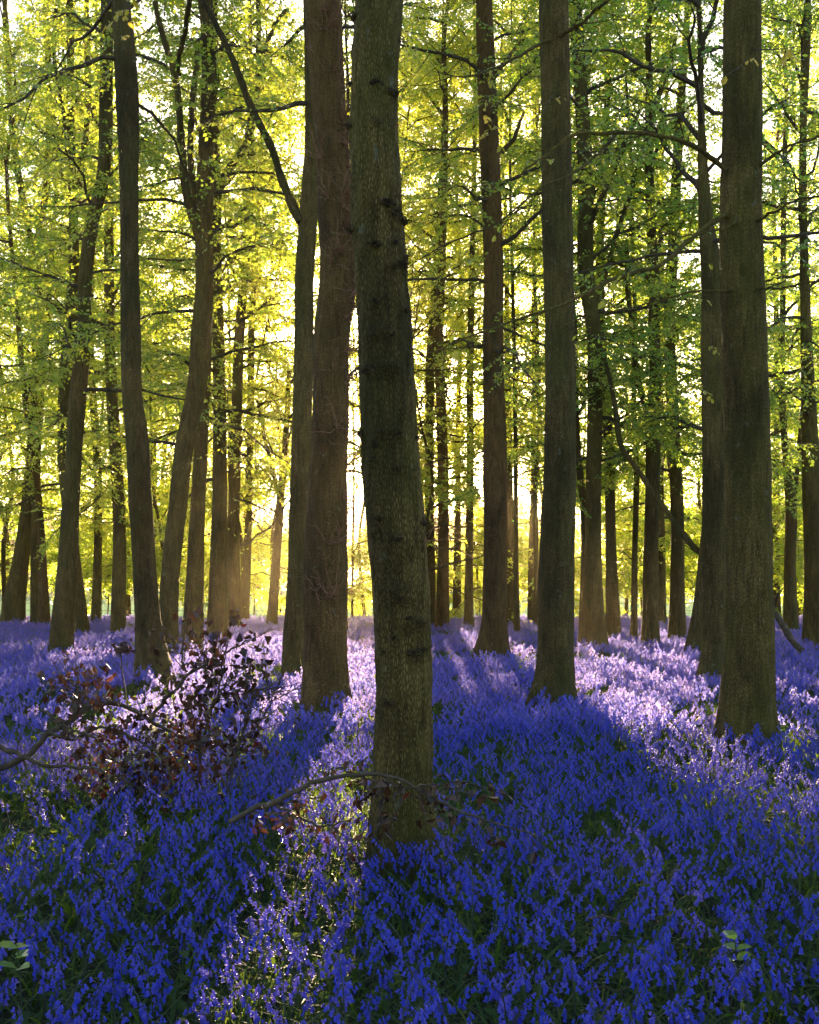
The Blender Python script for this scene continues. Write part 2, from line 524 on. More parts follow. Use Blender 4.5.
# ------------------------------------------------------------------ trunks
def trunk_geom(path, top_z, d, rg, detail=1.0, bury=0.2, flare=0.35, knots=(), nat_taper=True):
    """path: list (px,py,width px) from the base up, all at depth d"""
    pts = [np.append(W(px, py, d), w * 0.5 * d / F) for px, py, w in path]
    p0 = pts[0]
    gz = float(ground_z(p0[0], p0[1]))
    dirx = (pts[1][0] - p0[0]) / max(pts[1][2] - p0[2], 0.3)
    z_lo = gz - bury
    low = p0.copy()
    low[0] -= dirx * (p0[2] - z_lo) * 0.7
    low[2] = z_lo
    pts = [low] + [p for p in pts if p[2] > z_lo + 0.08]
    last = pts[-1]
    if top_z > last[2] + 0.5:
        sl = (last[0] - pts[-2][0]) / max(last[2] - pts[-2][2], 0.2)
        n = 4
        for i in range(1, n + 1):
            f = i / n
            dz = (top_z - last[2]) * f
            pts.append(np.array([last[0] + sl * dz * (1 - 0.5 * f) + rg.normal(0, 0.05) * dz * 0.3, last[1] + rg.normal(0, 0.08) * dz * 0.3, last[2] + dz, last[3] * (1 - 0.72 * f)]))
    pts = np.array(pts)
    # small wander in depth so that the stem is not a plane curve
    z = pts[:, 2]
    pts[:, 1] += 0.12 * np.sin(z * 0.45 + rg.random() * 6) * np.clip((z - gz) / 3, 0, 1)
    length = float(np.sum(np.linalg.norm(np.diff(pts[:, :3], axis=0), axis=1)))
    step = max(0.02, 0.0026 * d) / detail
    n = int(min(700, max(30, length / step)))
    c = catmull(pts, n)
    k = int(np.clip(110 - d * 3.2, 14, 96) * (0.7 + 0.3 * detail))
    r = np.maximum(c[:, 3], 0.015)
    P = c[:, :3]
    t = unit(np.gradient(P, axis=0))
    e1 = unit(np.array([1.0, 0, 0]) - t * t[:, :1])
    e2 = np.cross(t, e1)
    th = np.arange(k) * 2 * math.pi / k
    hz = P[:, 2] - gz
    rr = np.repeat(r[:, None], k, axis=1)
    ph = rg.random(4) * 6.28
    fl = flare * np.exp(-np.clip(hz, 0, 9) / 0.33)
    rr = rr * (1 + fl[:, None] * (0.35 + 0.4 * np.cos(4 * th + ph[0])[None] ** 2 + 0.35 * np.cos(3 * th + ph[1])[None]))
    X = P[:, None] + (np.cos(th)[None, :, None] * e1[:, None] + np.sin(th)[None, :, None] * e2[:, None]) * rr[..., None]
    Xf = X.reshape(-1, 3)
    amp = 0.11
    lob = (vnoise(Xf * np.array([3.5, 3.5, 1.1]), 3) - 0.5) * amp * np.repeat(r, k)
    lob += (vnoise(Xf * np.array([9, 9, 5.0]), 8) - 0.5) * 0.05 * np.repeat(r, k)
    if d < 22:
        a = 1 - np.abs(2 * vnoise(Xf * np.array([34, 34, 5.5]), 21) - 1)
        b = vnoise(Xf * np.array([70, 70, 26.0]), 31)
        lob += (a - 0.5) * 0.014 + (b - 0.5) * 0.007
    for kx, ky, kr in knots:
        K = W(kx, ky, d)
        near = np.interp(K[2], P[:, 2], r)
        K[1] = np.interp(K[2], P[:, 2], P[:, 1]) - math.sqrt(max(0, near**2 - (K[0] - np.interp(K[2], P[:, 2], P[:, 0]))**2))
        dd = np.linalg.norm((Xf - K) * np.array([0.8, 1, 1.3]), axis=1)
        lob += kr * np.exp(-(dd / (kr * 1.5))**2) * 0.75
    dirs = (np.cos(th)[None, :, None] * e1[:, None] + np.sin(th)[None, :, None] * e2[:, None]).reshape(-1, 3)
    Xf = Xf + dirs * lob[:, None]
    return Xf, grid_faces(n, k), P, r


def limb_path(path, d, dd, n=28):
    pts = []
    m = len(path)
    for i, (px, py, w) in enumerate(path):
        dep = d + dd * (i / (m - 1)) ** 1.3
        pts.append(np.append(W(px, py, dep), w * 0.5 * dep / F))
    c = catmull(np.array(pts), n)
    return c


def limb_mesh(mb, path, d, dd, rg, n=30, k=8, mat=0):
    c = limb_path(path, d, dd, n)
    c[:, :3] += np.cumsum(rg.normal(0, 0.006, (n, 3)), axis=0) + rg.normal(0, 0.0025, (n, 3)) * np.minimum(1, c[:, 3:4] / 0.01)
    r = np.maximum(c[:, 3], 0.004) * (1 + 0.12 * rg.normal(0, 1, n).clip(-1, 1))
    tubes(mb, c[None, :, :3], r[None], k, mat)
    return c


def depth(py):
    return F * (CAMZ - 0.2) / (py - HY)


# the trees whose stems the photograph shows, from the nearest to the farthest
# label, stem, limbs [(path, depth drift)], crown (z0, z1, limbs, length), options
TREES = []


def tree(label, path, limbs=(), crown=None, d=None, top=16.0, bark=None, **kw):
    TREES.append(dict(label=label, path=path, limbs=limbs, crown=crown, d=d or depth(path[0][1]), top=top, bark=bark, **kw))


KNOTS = [(377, 95, .020), (392, 101, .022), (376, 136, .018), (351, 131, .016), (352, 90, .012), (353, 20, .02), (398, 45, .014), (388, 214, .026), (396, 222, .03), (407, 226, .024),
         (354, 236, .015), (377, 255, .018), (393, 252, .02), (408, 262, .02), (392, 277, .026), (401, 272, .02), (379, 311, .022), (404, 318, .014), (377, 343, .028), (386, 341, .024),
         (371, 377, .026), (383, 378, .028), (394, 374, .02), (362, 436, .02), (375, 450, .02), (394, 438, .026), (383, 439, .02), (375, 463, .016), (420, 440, .014), (395, 473, .02), (425, 524, .02),
         (381, 520, .018), (377, 538, .014), (396, 540, .022), (400, 590, .03), (403, 597, .026), (397, 585, .016), (418, 622, .032), (411, 617, .02), (420, 648, .022), (414, 651, .018), (395, 636, .012), (385, 650, .01),
         (390, 700, .014), (420, 720, .012)]

tree('stout middle trunk studded with dark burrs, nearest of all the trees',
     [(402, 868, 66), (402, 800, 60), (403, 740, 56), (404, 677, 54), (400, 578, 54), (394, 507, 55), (389, 436, 53), (386, 365, 51), (384, 310, 50), (377, 212, 49), (374, 142, 47), (374, 71, 46), (379, 0, 46), (380, -60, 45)],
     top=15, bark='green', d=6.5, crown=(9, 15, 10, 2.4), detail=1.4, knots=KNOTS, thin=0.3, flare=0.2)
tree('thick straight trunk at right with long dark boughs arching to its left',
     [(747, 738, 56), (748, 700, 51), (749, 676, 49), (750, 506, 45), (748, 330, 43), (744, 212, 40), (745, 106, 38), (744, 0, 35)],
     limbs=[([(726, 168, 6), (712, 156, 5), (689, 141, 5), (653, 133, 4.4), (618, 131, 4), (576, 133, 3.2), (552, 150, 2.6), (528, 168, 2)], -0.8),
            ([(618, 131, 3.6), (607, 146, 3.2), (590, 160, 3), (576, 170, 2.6), (548, 186, 2.2), (503, 223, 2.0), (454, 244, 1.6), (411, 269, 1.2)], -2.2),
            ([(726, 214, 6), (713, 219, 5), (682, 243, 5), (653, 263, 4.4), (600, 282, 4), (572, 300, 3.2), (530, 316, 2.8), (482, 333, 2.2), (424, 355, 1.4)], -2.4),
            ([(734, 291, 4), (700, 293, 2.2), (660, 299, 2), (625, 304, 1.6), (570, 318, 1.2)], -1.2),
            ([(752, 290, 3.4), (775, 286, 2.4), (800, 283, 2.2), (840, 274, 2)], -1.4),
            ([(757, 166, 4), (775, 152, 3), (800, 140, 2.6), (850, 118, 2)], -0.6),
            ([(757, 222, 3.4), (780, 216, 2.6), (800, 213, 2.2), (850, 206, 1.6)], -1.6),
            ([(738, 223, 3), (715, 232, 1.8), (680, 236, 1.6), (640, 224, 1.2)], -2.0)],
     top=17, bark='green', crown=(9, 17, 12, 3.0), detail=1.2, thin=0.3)
tree('brown trunk bristling with bare reddish shoots, just left of the burred middle trunk',
     [(326, 706, 46), (325, 650, 43), (325, 578, 43), (327, 472, 39), (330, 400, 36), (331, 330, 35), (337, 283, 36), (335, 212, 36), (331, 142, 34), (326, 71, 34), (322, 0, 36)],
     top=16, bark='red', crown=(10, 16, 12, 2.8), shoots=True, thin=0.3)
tree('straight dark brown trunk standing alone, midway between the burred and thick straight trunks',
     [(554, 702, 44), (555, 676, 38), (556, 578, 35), (559, 472, 31), (560, 330, 30), (558, 212, 30), (557, 106, 29), (555, 0, 29)],
     limbs=[([(556, 38, 5), (569, 32, 4), (590, 15, 3), (610, -6, 3)], -0.6), ([(552, 38, 4), (530, 49, 3), (500, 67, 2.4), (470, 78, 1.6), (440, 74, 1.2)], -1.8)],
     top=16, bark=None, crown=(10.5, 16, 12, 2.8), thin=0.2)
tree('rough-barked trunk half tucked behind the thick straight right-hand trunk',
     [(712, 683, 32), (713, 660, 26), (713, 578, 24), (713, 472, 24), (713, 330, 24), (712, 282, 20), (707, 215, 14), (704, 150, 9), (703, 100, 6)],
     top=11.5, crown=(6.0, 11, 16, 2.6), yellow=0.25)
tree('trunk with a kinked middle and mossy foot, behind the heap of dead brown leaves',
     [(155, 680, 36), (149, 623, 25), (145, 550, 22), (141, 476, 22), (139, 440, 22), (134, 403, 20), (131, 330, 19), (130, 293, 18), (128, 183, 18), (126, 110, 22), (122, 37, 20), (119, 0, 18)],
     top=16, crown=(8.5, 16, 14, 3.0), detail=1.2)
tree('trunk with one long slanting bough, close behind the trunk with reddish shoots',
     [(294, 672, 24), (297, 578, 18), (301, 472, 19), (304, 330, 19), (304, 283, 19), (308, 212, 19), (312, 142, 16), (311, 35, 15), (310, 0, 14)],
     limbs=[([(300, 222, 9), (292, 205, 8.5), (281, 177, 8), (270, 142, 7.6), (256, 117, 7), (238, 66, 6.4), (222, 30, 6), (205, 0, 5)], 0.9)],
     top=15, crown=(8.5, 15, 12, 2.8))
tree('dark trunk swinging right from its foot then forking high up, right of the kinked trunk',
     [(168, 660, 20), (170, 586, 18), (177, 513, 18), (185, 440, 18), (196, 385, 19), (200, 330, 19), (203, 293, 18), (203, 220, 18), (206, 146, 15), (209, 37, 14), (206, 0, 14)],
     limbs=[([(200, 240, 9), (193, 215, 9), (189, 200, 9), (183, 146, 8), (176, 73, 7), (165, 37, 6), (157, 0, 5)], -0.8),
            ([(176, 73, 6), (181, 45, 5), (184, 25, 5), (190, -10, 5)], -1.6), ([(195, 215, 7), (190, 150, 7), (194, 90, 6), (199, 45, 6)], 1.2)],
     top=16, crown=(6.5, 16, 18, 3.2))
tree('tall trunk with a cluster of yellow leaves, left of the lone dark brown trunk',
     [(493, 655, 34), (494, 630, 27), (495, 578, 25), (495, 472, 24), (494, 400, 22), (493, 330, 21), (494, 283, 20), (491, 177, 20), (488, 106, 19), (485, 35, 18), (484, 0, 17)],
     limbs=[([(493, 160, 6), (502, 150, 5), (512, 138, 4), (524, 110, 3)], 0.8), ([(492, 80, 6), (500, 66, 5), (510, 50, 4), (522, 36, 3)], 1.5)],
     top=17, bark='red', crown=(5.5, 17, 20, 3.4), yellow=0.55)
tree('leaning trunk hard against the rough-barked one, a long dead bough slanting off it',
     [(694, 655, 20), (698, 620, 15), (705, 541, 12), (711, 470, 11), (713, 400, 9)],
     limbs=[([(706, 556, 8), (697, 550, 7.5), (680, 530, 7), (654, 496, 6.4), (636, 470, 6), (622, 450, 5.6), (613, 400, 5), (606, 365, 4.6), (600, 344, 4)], 0.6)],
     top=7, crown=(3.5, 7, 6, 2.0))
tree('dark trunk leaning right at the far left, its foot nearest there',
     [(61, 653, 24), (69, 550, 19), (74, 476, 16), (79, 403, 17), (85, 330, 14), (85, 293, 14), (92, 220, 13), (102, 175, 13), (104, 110, 13), (106, 0, 12)],
     top=15, crown=(5.0, 15, 18, 3.2))
tree('forked trunk crossing behind the dark leaning trunk at the far left',
     [(79, 634, 20), (73, 560, 13), (64, 460, 12), (66, 390, 13), (74, 290, 13), (74, 240, 10), (70, 140, 8), (70, 0, 8)],
     limbs=[([(75, 215, 7), (82, 170, 7), (88, 110, 6), (87, 50, 6), (86, 0, 5)], 0.8), ([(71, 150, 6), (62, 100, 5), (56, 50, 4), (57, 10, 4)], -0.7)],
     top=13, crown=(5.0, 13, 15, 3.0))
tree('darkest trunk at the right edge, its foot beside the slanting dead branch',
     [(815, 647, 24), (813, 560, 20), (811, 470, 18), (809, 380, 13), (807, 300, 10), (803, 150, 7), (806, 0, 6)],
     top=15, crown=(4.5, 15, 20, 3.2), yellow=0.3, bark='green')
tree('trunk tapering upward behind the swinging forked trunk',
     [(193, 645, 21), (198, 513, 15), (201, 440, 14), (203, 390, 13), (207, 300, 11), (212, 200, 10), (213, 80, 9)],
     top=13, crown=(4.5, 13, 16, 3.0), yellow=0.6)
tree('stout grey-brown trunk with a thin stem at its left, left of the thin pole',
     [(597, 648, 20), (595, 600, 17), (594, 506, 16), (595, 400, 15), (593, 330, 15), (586, 283, 16), (585, 177, 15), (580, 80, 13), (576, 0, 12)],
     limbs=[([(592, 320, 7), (602, 290, 6), (612, 250, 6), (628, 200, 5), (642, 150, 5), (662, 90, 4), (675, 40, 4)], 1.0),
            ([(588, 230, 6), (605, 190, 5), (618, 160, 5), (640, 110, 4)], -0.8)],
     top=16, crown=(4.0, 16, 24, 3.4), yellow=0.3)
tree('thin stem leaning left beside the stout grey-brown trunk',
     [(583, 645, 9), (583, 506, 7.5), (577, 453, 7), (575, 400, 6.5), (574, 330, 6), (568, 250, 5)],
     top=9, crown=(4.5, 9, 9, 2.2), yellow=0.4)
tree('forked trunk rising in the middle of the right-hand gap beside the thin pole',
     [(650, 645, 18), (650, 600, 15.5), (651, 506, 14.5), (653, 418, 14), (655, 360, 12), (654, 330, 12), (655, 300, 11), (651, 200, 9), (650, 100, 8)],
     limbs=[([(651, 425, 8), (644, 400, 7), (637, 365, 6.5), (635, 330, 6), (632, 300, 6), (628, 240, 5)], -0.7)],
     top=14, crown=(4.5, 14, 20, 3.4), yellow=0.35)
tree('grey-brown trunk between the forked trunk and the leaning one, right of centre',
     [(677, 641, 18), (677, 600, 15), (676, 506, 13), (672, 400, 12), (670, 330, 12), (674, 250, 11), (680, 120, 9)],
     limbs=[([(676, 500, 5), (668, 460, 4.5), (660, 430, 4), (656, 400, 3.5)], 0.7)],
     top=14, crown=(4.0, 14, 20, 3.3), yellow=0.3)
tree('slim trunk just right of the stout grey-brown one, before the thin pole',
     [(613, 640, 15), (611, 541, 11), (609, 436, 10), (603, 350, 9), (600, 250, 8), (604, 150, 7)],
     top=12, crown=(3.8, 12, 16, 3.0), yellow=0.4)
tree('straight trunk with a fork bending right, right of the trunk that tapers upward',
     [(217, 639, 20), (219, 513, 16), (219, 400, 13.5), (218, 330, 12), (217, 250, 10), (217, 183, 9), (215, 100, 7)],
     limbs=[([(218, 195, 8), (226, 175, 8), (245, 146, 7.5), (251, 120, 7), (256, 90, 7), (258, 40, 6), (258, 0, 5)], 0.8),
            ([(255, 95, 5.5), (262, 60, 5), (275, 25, 4), (285, 10, 3.5)], 1.2)],
     top=13, crown=(4.0, 13, 20, 3.2), yellow=0.65)
tree('thin straight pole in the right-hand gap, left of the forked trunk',
     [(634, 640, 7), (634, 560, 6), (636, 472, 5.5), (634, 400, 5), (636, 320, 4.5), (633, 240, 4)], top=10, crown=(4, 10, 10, 2.0), yellow=0.4)
tree('trunk behind the kinked trunk at left, a wooden post at its right',
     [(118, 634, 15), (118, 513, 12.5), (114, 440, 12), (111, 367, 11), (110, 256, 10), (109, 150, 8), (108, 40, 7)],
     top=13, crown=(4.0, 13, 18, 3.2), yellow=0.6)
tree('pale slender trunk squeezed between the reddish-shoot trunk and the burred middle trunk',
     [(343, 637, 10), (342, 560, 8), (342, 490, 7), (343, 400, 6), (344, 300, 5)], top=10, crown=(4, 10, 10, 2.2), yellow=0.7)
tree('thin pole right of the tall trunk with yellow leaves',
     [(517, 635, 6), (516, 560, 5), (516, 450, 4.5), (515, 380, 4), (513, 300, 3.5)], top=10, crown=(4.5, 10, 9, 2.0), yellow=0.7)
tree('trunk splitting into thin stems, between the thick straight trunk and the darkest edge trunk',
     [(791, 632, 15), (790, 560, 11.5), (790, 506, 11), (786, 470, 8), (781, 400, 7), (783, 300, 6), (786, 150, 5)],
     limbs=[([(791, 510, 6), (797, 470, 5.5), (800, 420, 5), (806, 370, 4.5), (812, 320, 4)], 0.7)],
     top=12, crown=(3.8, 12, 20, 3.0), yellow=0.35)
tree('leaning trunk curving upright then forking, at the left edge',
     [(12, 624, 24), (19, 566, 17), (27, 513, 15), (35, 440, 14), (40, 345, 13), (35, 270, 12), (36, 250, 8), (46, 180, 7), (48, 120, 6), (46, 0, 5)],
     limbs=[([(35, 275, 8), (28, 225, 7), (17, 170, 7), (10, 100, 6), (6, 30, 6), (4, -10, 5)], 0.8)],
     top=12, crown=(4.0, 12, 20, 3.4), yellow=0.6)
tree('thin stem beside the leaning forked trunk, second at the left edge',
     [(35, 625, 9), (35, 560, 8), (36, 476, 7.5), (38, 400, 7), (47, 330, 6), (52, 260, 5)], top=11, crown=(4, 11, 12, 2.8), yellow=0.65)
tree('pale bent stem behind the thin stem near the left edge',
     [(44, 626, 13), (43, 590, 10), (40, 535, 8), (36, 480, 7), (26, 400, 6), (20, 330, 5)], top=10, crown=(4, 10, 12, 2.8), yellow=0.65, bark='red')
tree('thin trunk between the dark leaning left trunk and the one with the wooden post',
     [(96, 624, 10.5), (98, 560, 8.5), (99, 513, 8), (97, 440, 8), (92, 385, 7), (90, 300, 6), (93, 200, 5)], top=12, crown=(4, 12, 14, 2.8), yellow=0.6)
tree('trunk crossed by leafy sprays, just right of the straight trunk with a right-bending fork',
     [(234, 630, 13), (234, 513, 12), (237, 420, 11), (240, 330, 10), (246, 250, 8), (249, 201, 8), (250, 100, 7)], top=13, crown=(3.5, 13, 20, 3.0), yellow=0.7)
tree('slimmer straight stem behind, right of the trunk crossed by leafy sprays',
     [(245, 622, 8), (247, 560, 7.5), (249, 476, 7), (251, 400, 7), (252, 330, 6.5), (256, 250, 5)], top=11, crown=(3.5, 11, 13, 2.8), yellow=0.7)
tree('leaning slim trunk with a low leafy fork, left of the slanting-bough trunk',
     [(272, 627, 11), (275, 580, 9.5), (280, 513, 8), (283, 470, 7), (286, 430, 6), (289, 370, 5)],
     limbs=[([(281, 505, 6), (275, 480, 5), (269, 458, 4.5), (262, 425, 4), (258, 400, 3.5)], -0.8)], top=8, crown=(3.2, 8, 13, 2.8), yellow=0.75)
tree('slender trunk touching the right side of the burred middle trunk, in the sun glare',
     [(431, 628, 11), (430, 540, 9.5), (429, 440, 9), (430, 365, 8.5), (434, 300, 7), (440, 200, 6)], top=11, crown=(4.2, 11, 16, 2.4), yellow=0.75)
tree('brown trunk in the sun glare, second right of the burred middle trunk',
     [(442, 630, 14), (443, 578, 12), (443, 480, 11), (441, 400, 10), (439, 350, 9), (442, 260, 8), (444, 170, 7)], top=11, crown=(4.2, 11, 17, 2.4), yellow=0.75, bark='red')
tree('slender trunk with level sprays of leaves, left of the tall trunk with yellow leaves',
     [(469, 629, 10), (469, 560, 8), (470, 472, 7.5), (470, 365, 7), (472, 280, 6), (474, 180, 5)], top=12, crown=(4.2, 12, 17, 2.8), yellow=0.7)
tree('dim slim trunk half behind the tall trunk with yellow leaves',
     [(511, 627, 9), (510, 560, 8), (509, 450, 7), (508, 400, 6.5), (507, 320, 5)], top=11, crown=(5, 11, 12, 2.6), yellow=0.65)
tree('thin crooked pole left of the lone dark brown trunk',
     [(537, 629, 6.5), (536, 560, 5.5), (536, 480, 5), (540, 430, 4.5), (538, 380, 4), (537, 330, 3.5)], top=9, crown=(3.5, 9, 11, 2.4), yellow=0.7)
tree('thin pole left of the crooked pole near the lone dark brown trunk',
     [(531, 622, 7), (531, 560, 6), (533, 480, 5), (534, 400, 4.5)], top=9, crown=(3.2, 9, 11, 2.6), yellow=0.7)
tree('far slim trunk behind the forked trunk in the right-hand gap',
     [(661, 624, 10), (661, 560, 8), (660, 480, 7), (661, 380, 6)], top=10, crown=(3.2, 10, 14, 2.8), yellow=0.5)
tree('far slim trunk peeping out right beside the thick straight right-hand trunk',
     [(777, 618, 8), (776, 560, 7), (777, 480, 6.5), (777, 380, 6)], top=11, crown=(3.2, 11, 14, 2.8), yellow=0.45)
tree('far thin stem between the last two trunks at the right edge',
     [(800, 615, 6), (799, 560, 5), (798, 480, 4.5), (797, 400, 4)], top=10, crown=(3.2, 10, 13, 2.8), yellow=0.4)
tree('short far trunk in the glare, left of the slender trunk with level leaf sprays',
     [(457, 620, 9), (457, 580, 8), (458, 500, 6), (458, 420, 5)], top=9, crown=(4.2, 9, 12, 2.4), yellow=0.8)

BARKS = {None: M_BARK, 'red': M_BARK_RED, 'green': M_BARK_GREEN}
ROOTS = []          # (x, y, r) for clearing flowers


def shoot_tufts(mb, spots, rg, L, per, mat, up=0.5, r=0.0016):
    for (p, nrm) in spots:
        m = per
        D = unit(nrm[None] + rg.normal(0, 0.55, (m, 3)) + np.array([0, 0, up]))
        LL = L * (0.4 + rg.random(m))
        u = np.linspace(0, 1, 5)
        P = p[None, None] + D[:, None] * (LL[:, None] * u)[..., None]
        P += np.cumsum(rg.normal(0, 1, P.shape) * LL[:, None, None] * 0.05, axis=1) * (u > 0)[None, :, None]
        P[..., 2] += 0.15 * LL[:, None] * u**2
        tubes(mb, P, np.broadcast_to(r * (1.15 - u * 0.8), P.shape[:2]), 3, mat)
        Q, _ = branches_from(P, 2, 0.3, lambda t, g: L * 0.35 * (0.4 + g.random(len(t))), (0.5, 1.1), 0.0, 3, rg)
        tubes(mb, Q, np.broadcast_to(r * 0.6 * np.array([1, .8, .5]), Q.shape[:2]), 3, mat)


def leafy_twig(mb, P, rg, leaf, per, mat_leaf, tint, fine=True):
    """leaves hanging along polylines P"""
    n = len(P)
    k = per
    t = ((np.arange(k)[None] + rg.random((n, k))) / k).ravel()
    Tp = np.repeat(P, k, axis=0)
    B = at(Tp, t)
    tan = unit(Tp[:, -1] - Tp[:, 0])
    sg = np.where(np.tile(np.arange(k) % 2, n) == 0, 1.0, -1.0)
    sd = unit(np.cross(tan, np.array([0, 0, 1.0]))) * sg[:, None]
    m = n * k
    D = unit(tan * 0.5 + sd * 0.7 + np.array([0, 0, -1.0]) * rg.normal(0.7, 0.4, m)[:, None])
    Nn = unit(np.array([0, -0.5, 1.0]) + rg.normal(0, 0.5, (m, 3)))
    leaves(mb, B, D, Nn, leaf * (0.6 + 0.6 * rg.random(m)), 0.34, mat_leaf, np.clip(tint + rg.normal(0, 0.2, m), 0, 1), fine)


GROUP_T = 'beech trees of the wood'
for ti, T in enumerate(TREES):
    rg = np.random.default_rng(100 + ti)
    d = T['d']
    if d > 20 and T['top'] >= 9 and T['crown']:
        z0, z1, nl, L = T['crown']
        nt_ = max(T['top'], 0.46 * d + 2.5 + 2.5 * rg.random())
        T['crown'] = (z0, nt_, int(nl + (nt_ - z1) * 1.7 + 2), L)
        T['top'] = nt_
    Xf, Fq, P, r = trunk_geom(T['path'], T['top'], d, rg, T.get('detail', 1.0), flare=T.get('flare', 0.42), knots=T.get('knots', ()))
    bx = float(np.interp(0.0, P[:, 2], P[:, 0]))
    by = float(np.interp(0.0, P[:, 2], P[:, 1]))
    base = (bx, by, float(ground_z(bx, by)))
    ROOTS.append((bx, by, float(r[0]) * 1.15))
    e = tag(empty('beech_tree', base), T['label'], 'tree', GROUP_T)
    bark = BARKS[T['bark']]
    mb = MB()
    mb.add(Xf, Fq)
    mb.build('trunk', [bark], e, base)
    side_twigs = []
    for (lp, dd) in T['limbs']:
        lm = MB()
        c = limb_mesh(lm, lp, d, dd, rg, 34, 8 if d < 20 else 6)
        if d < 20:
            Q, _ = branches_from(c[None, :, :3], 7, 0.15, lambda t, g: (0.25 + 0.55 * g.random(len(t))) * d / 14, (0.4, 1.2), -0.1, 6, rg)
            tubes(lm, Q, np.broadcast_to(np.array([.006, .005, .004, .0035, .003, .002]), Q.shape[:2]) * (d / 12), 4)
            Q2, _ = branches_from(Q, 3, 0.2, lambda t, g: (0.12 + 0.25 * g.random(len(t))), (0.4, 1.1), 0, 4, rg)
            tubes(lm, Q2, np.broadcast_to(np.array([.003, .0025, .002, .001]), Q2.shape[:2]), 3)
            side_twigs.append(Q2)
        lm.build('limb', [bark], e, base)
    if T['crown']:
        z0, z1, nl, L = T['crown']
        if d < 20:
            cm = crown_mesh(P, z0, z1, nl, L, rg, leaf=0.08, per=(6, 5, 8), d=d, yellow=T.get('yellow', 0.5), thin=T.get('thin', 0.1), fine=False)
            if side_twigs:
                tw = np.concatenate(side_twigs)
                tw = tw[rg.random(len(tw)) < 0.13]
                leafy_twig(cm, tw, rg, 0.075, 3, 0, 0.85)
        else:
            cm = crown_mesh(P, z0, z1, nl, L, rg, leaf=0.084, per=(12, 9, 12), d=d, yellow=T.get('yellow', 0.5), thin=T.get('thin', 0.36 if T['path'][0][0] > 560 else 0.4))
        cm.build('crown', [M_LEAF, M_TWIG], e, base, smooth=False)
    if T.get('knots'):
        # dark burrs, each with a tuft of dead shoots
        for kx, ky, kr in [(k_[0], k_[1], k_[2] * (0.85 + 0.8 * rg.random())) for k_ in T['knots']]:
            K = W(kx, ky, d)
            i = int(np.argmin(np.abs(P[:, 2] - K[2])))
            dx = K[0] - P[i, 0]
            rad = r[i] * 1.0
            dx = float(np.clip(dx, -rad * 0.98, rad * 0.98))
            K = np.array([P[i, 0] + dx, P[i, 1] - math.sqrt(rad**2 - dx**2), K[2]])
            nrm = unit(K - np.array([P[i, 0], P[i, 1], K[2]]))
            km = MB()
            nn = 26
            u = rg.random((nn, 3)) * 2 - 1
            # a lumpy burr: rings round the normal
            s1 = unit(np.cross(nrm, np.array([0, 0, 1.0])))
            s2 = np.cross(nrm, s1)
            rings, kk = 6, 12
            Vs = []
            for q in range(rings):
                a = q / (rings - 1)
                rad_q = kr * 0.95 * math.cos(a * 1.5) ** 0.6
                for j in range(kk):
                    th = j * 2 * math.pi / kk
                    w = 1 + 0.35 * (rg.random() - 0.5)
                    Vs.append(K + (s1 * math.cos(th) * 1.5 + s2 * math.sin(th) * 0.7) * rad_q * w + nrm * (kr * (0.38 * math.sin(a * 1.5) - 0.1) * (0.3 + 1.4 * rg.random()) + kr * 0.38))
            km.add(np.array(Vs), grid_faces(rings, kk))
            shoot_tufts(km, [(K + nrm * kr * 0.5 + s1 * kr * (rg.random() - .5) * 1.6, nrm) for _ in range(3)], rg, kr * 3.0, 6, 0, 0.15, 0.0010)
            km.build('burr', [M_KNOT], e, base)
        spots = []
        for (sx, sy) in [(412, 262), (414, 276), (418, 300), (420, 330), (424, 360), (352, 190), (350, 150), (356, 300), (358, 340), (408, 130), (402, 90), (406, 205), (364, 440), (366, 480), (369, 560), (432, 540), (430, 470)]:
            K = W(sx, sy, d)
            i = int(np.argmin(np.abs(P[:, 2] - K[2])))
            sgn = 1.0 if K[0] > P[i, 0] else -1.0
            nrm = unit(np.array([sgn, -0.35, 0.0]))
            spots.append((np.array([P[i, 0], P[i, 1], K[2]]) + nrm * r[i] * 0.97, nrm))
        for sp in spots:
            sm = MB()
            shoot_tufts(sm, [sp], rg, 0.15, 6, 0, 0.3, 0.0012)
            sm.build('dead_shoots', [M_TWIG_RED], e, base)
    if T.get('shoots'):
        spots = []
        for _ in range(54):
            z = 1.0 + 7.2 * rg.random() ** 0.8
            i = int(np.argmin(np.abs(P[:, 2] - z)))
            a = rg.normal(-0.6, 0.75)
            nrm = np.array([math.cos(a), math.sin(a), 0.0])
            spots.append((P[i] + nrm * r[i] * 0.96, nrm))
        for sp in spots:
            sm = MB()
            shoot_tufts(sm, [sp], rg, 0.30, 7, 0, 0.45, 0.0048)
            sm.build('bare_shoots', [M_TWIG_RED], e, base)

# leafy sprays with large yellow leaves hanging near the camera side of the nearest stems, each part of the tree that bears it
trees_by_label = {o['label']: o for o in C.objects if o.get('category') == 'tree'}


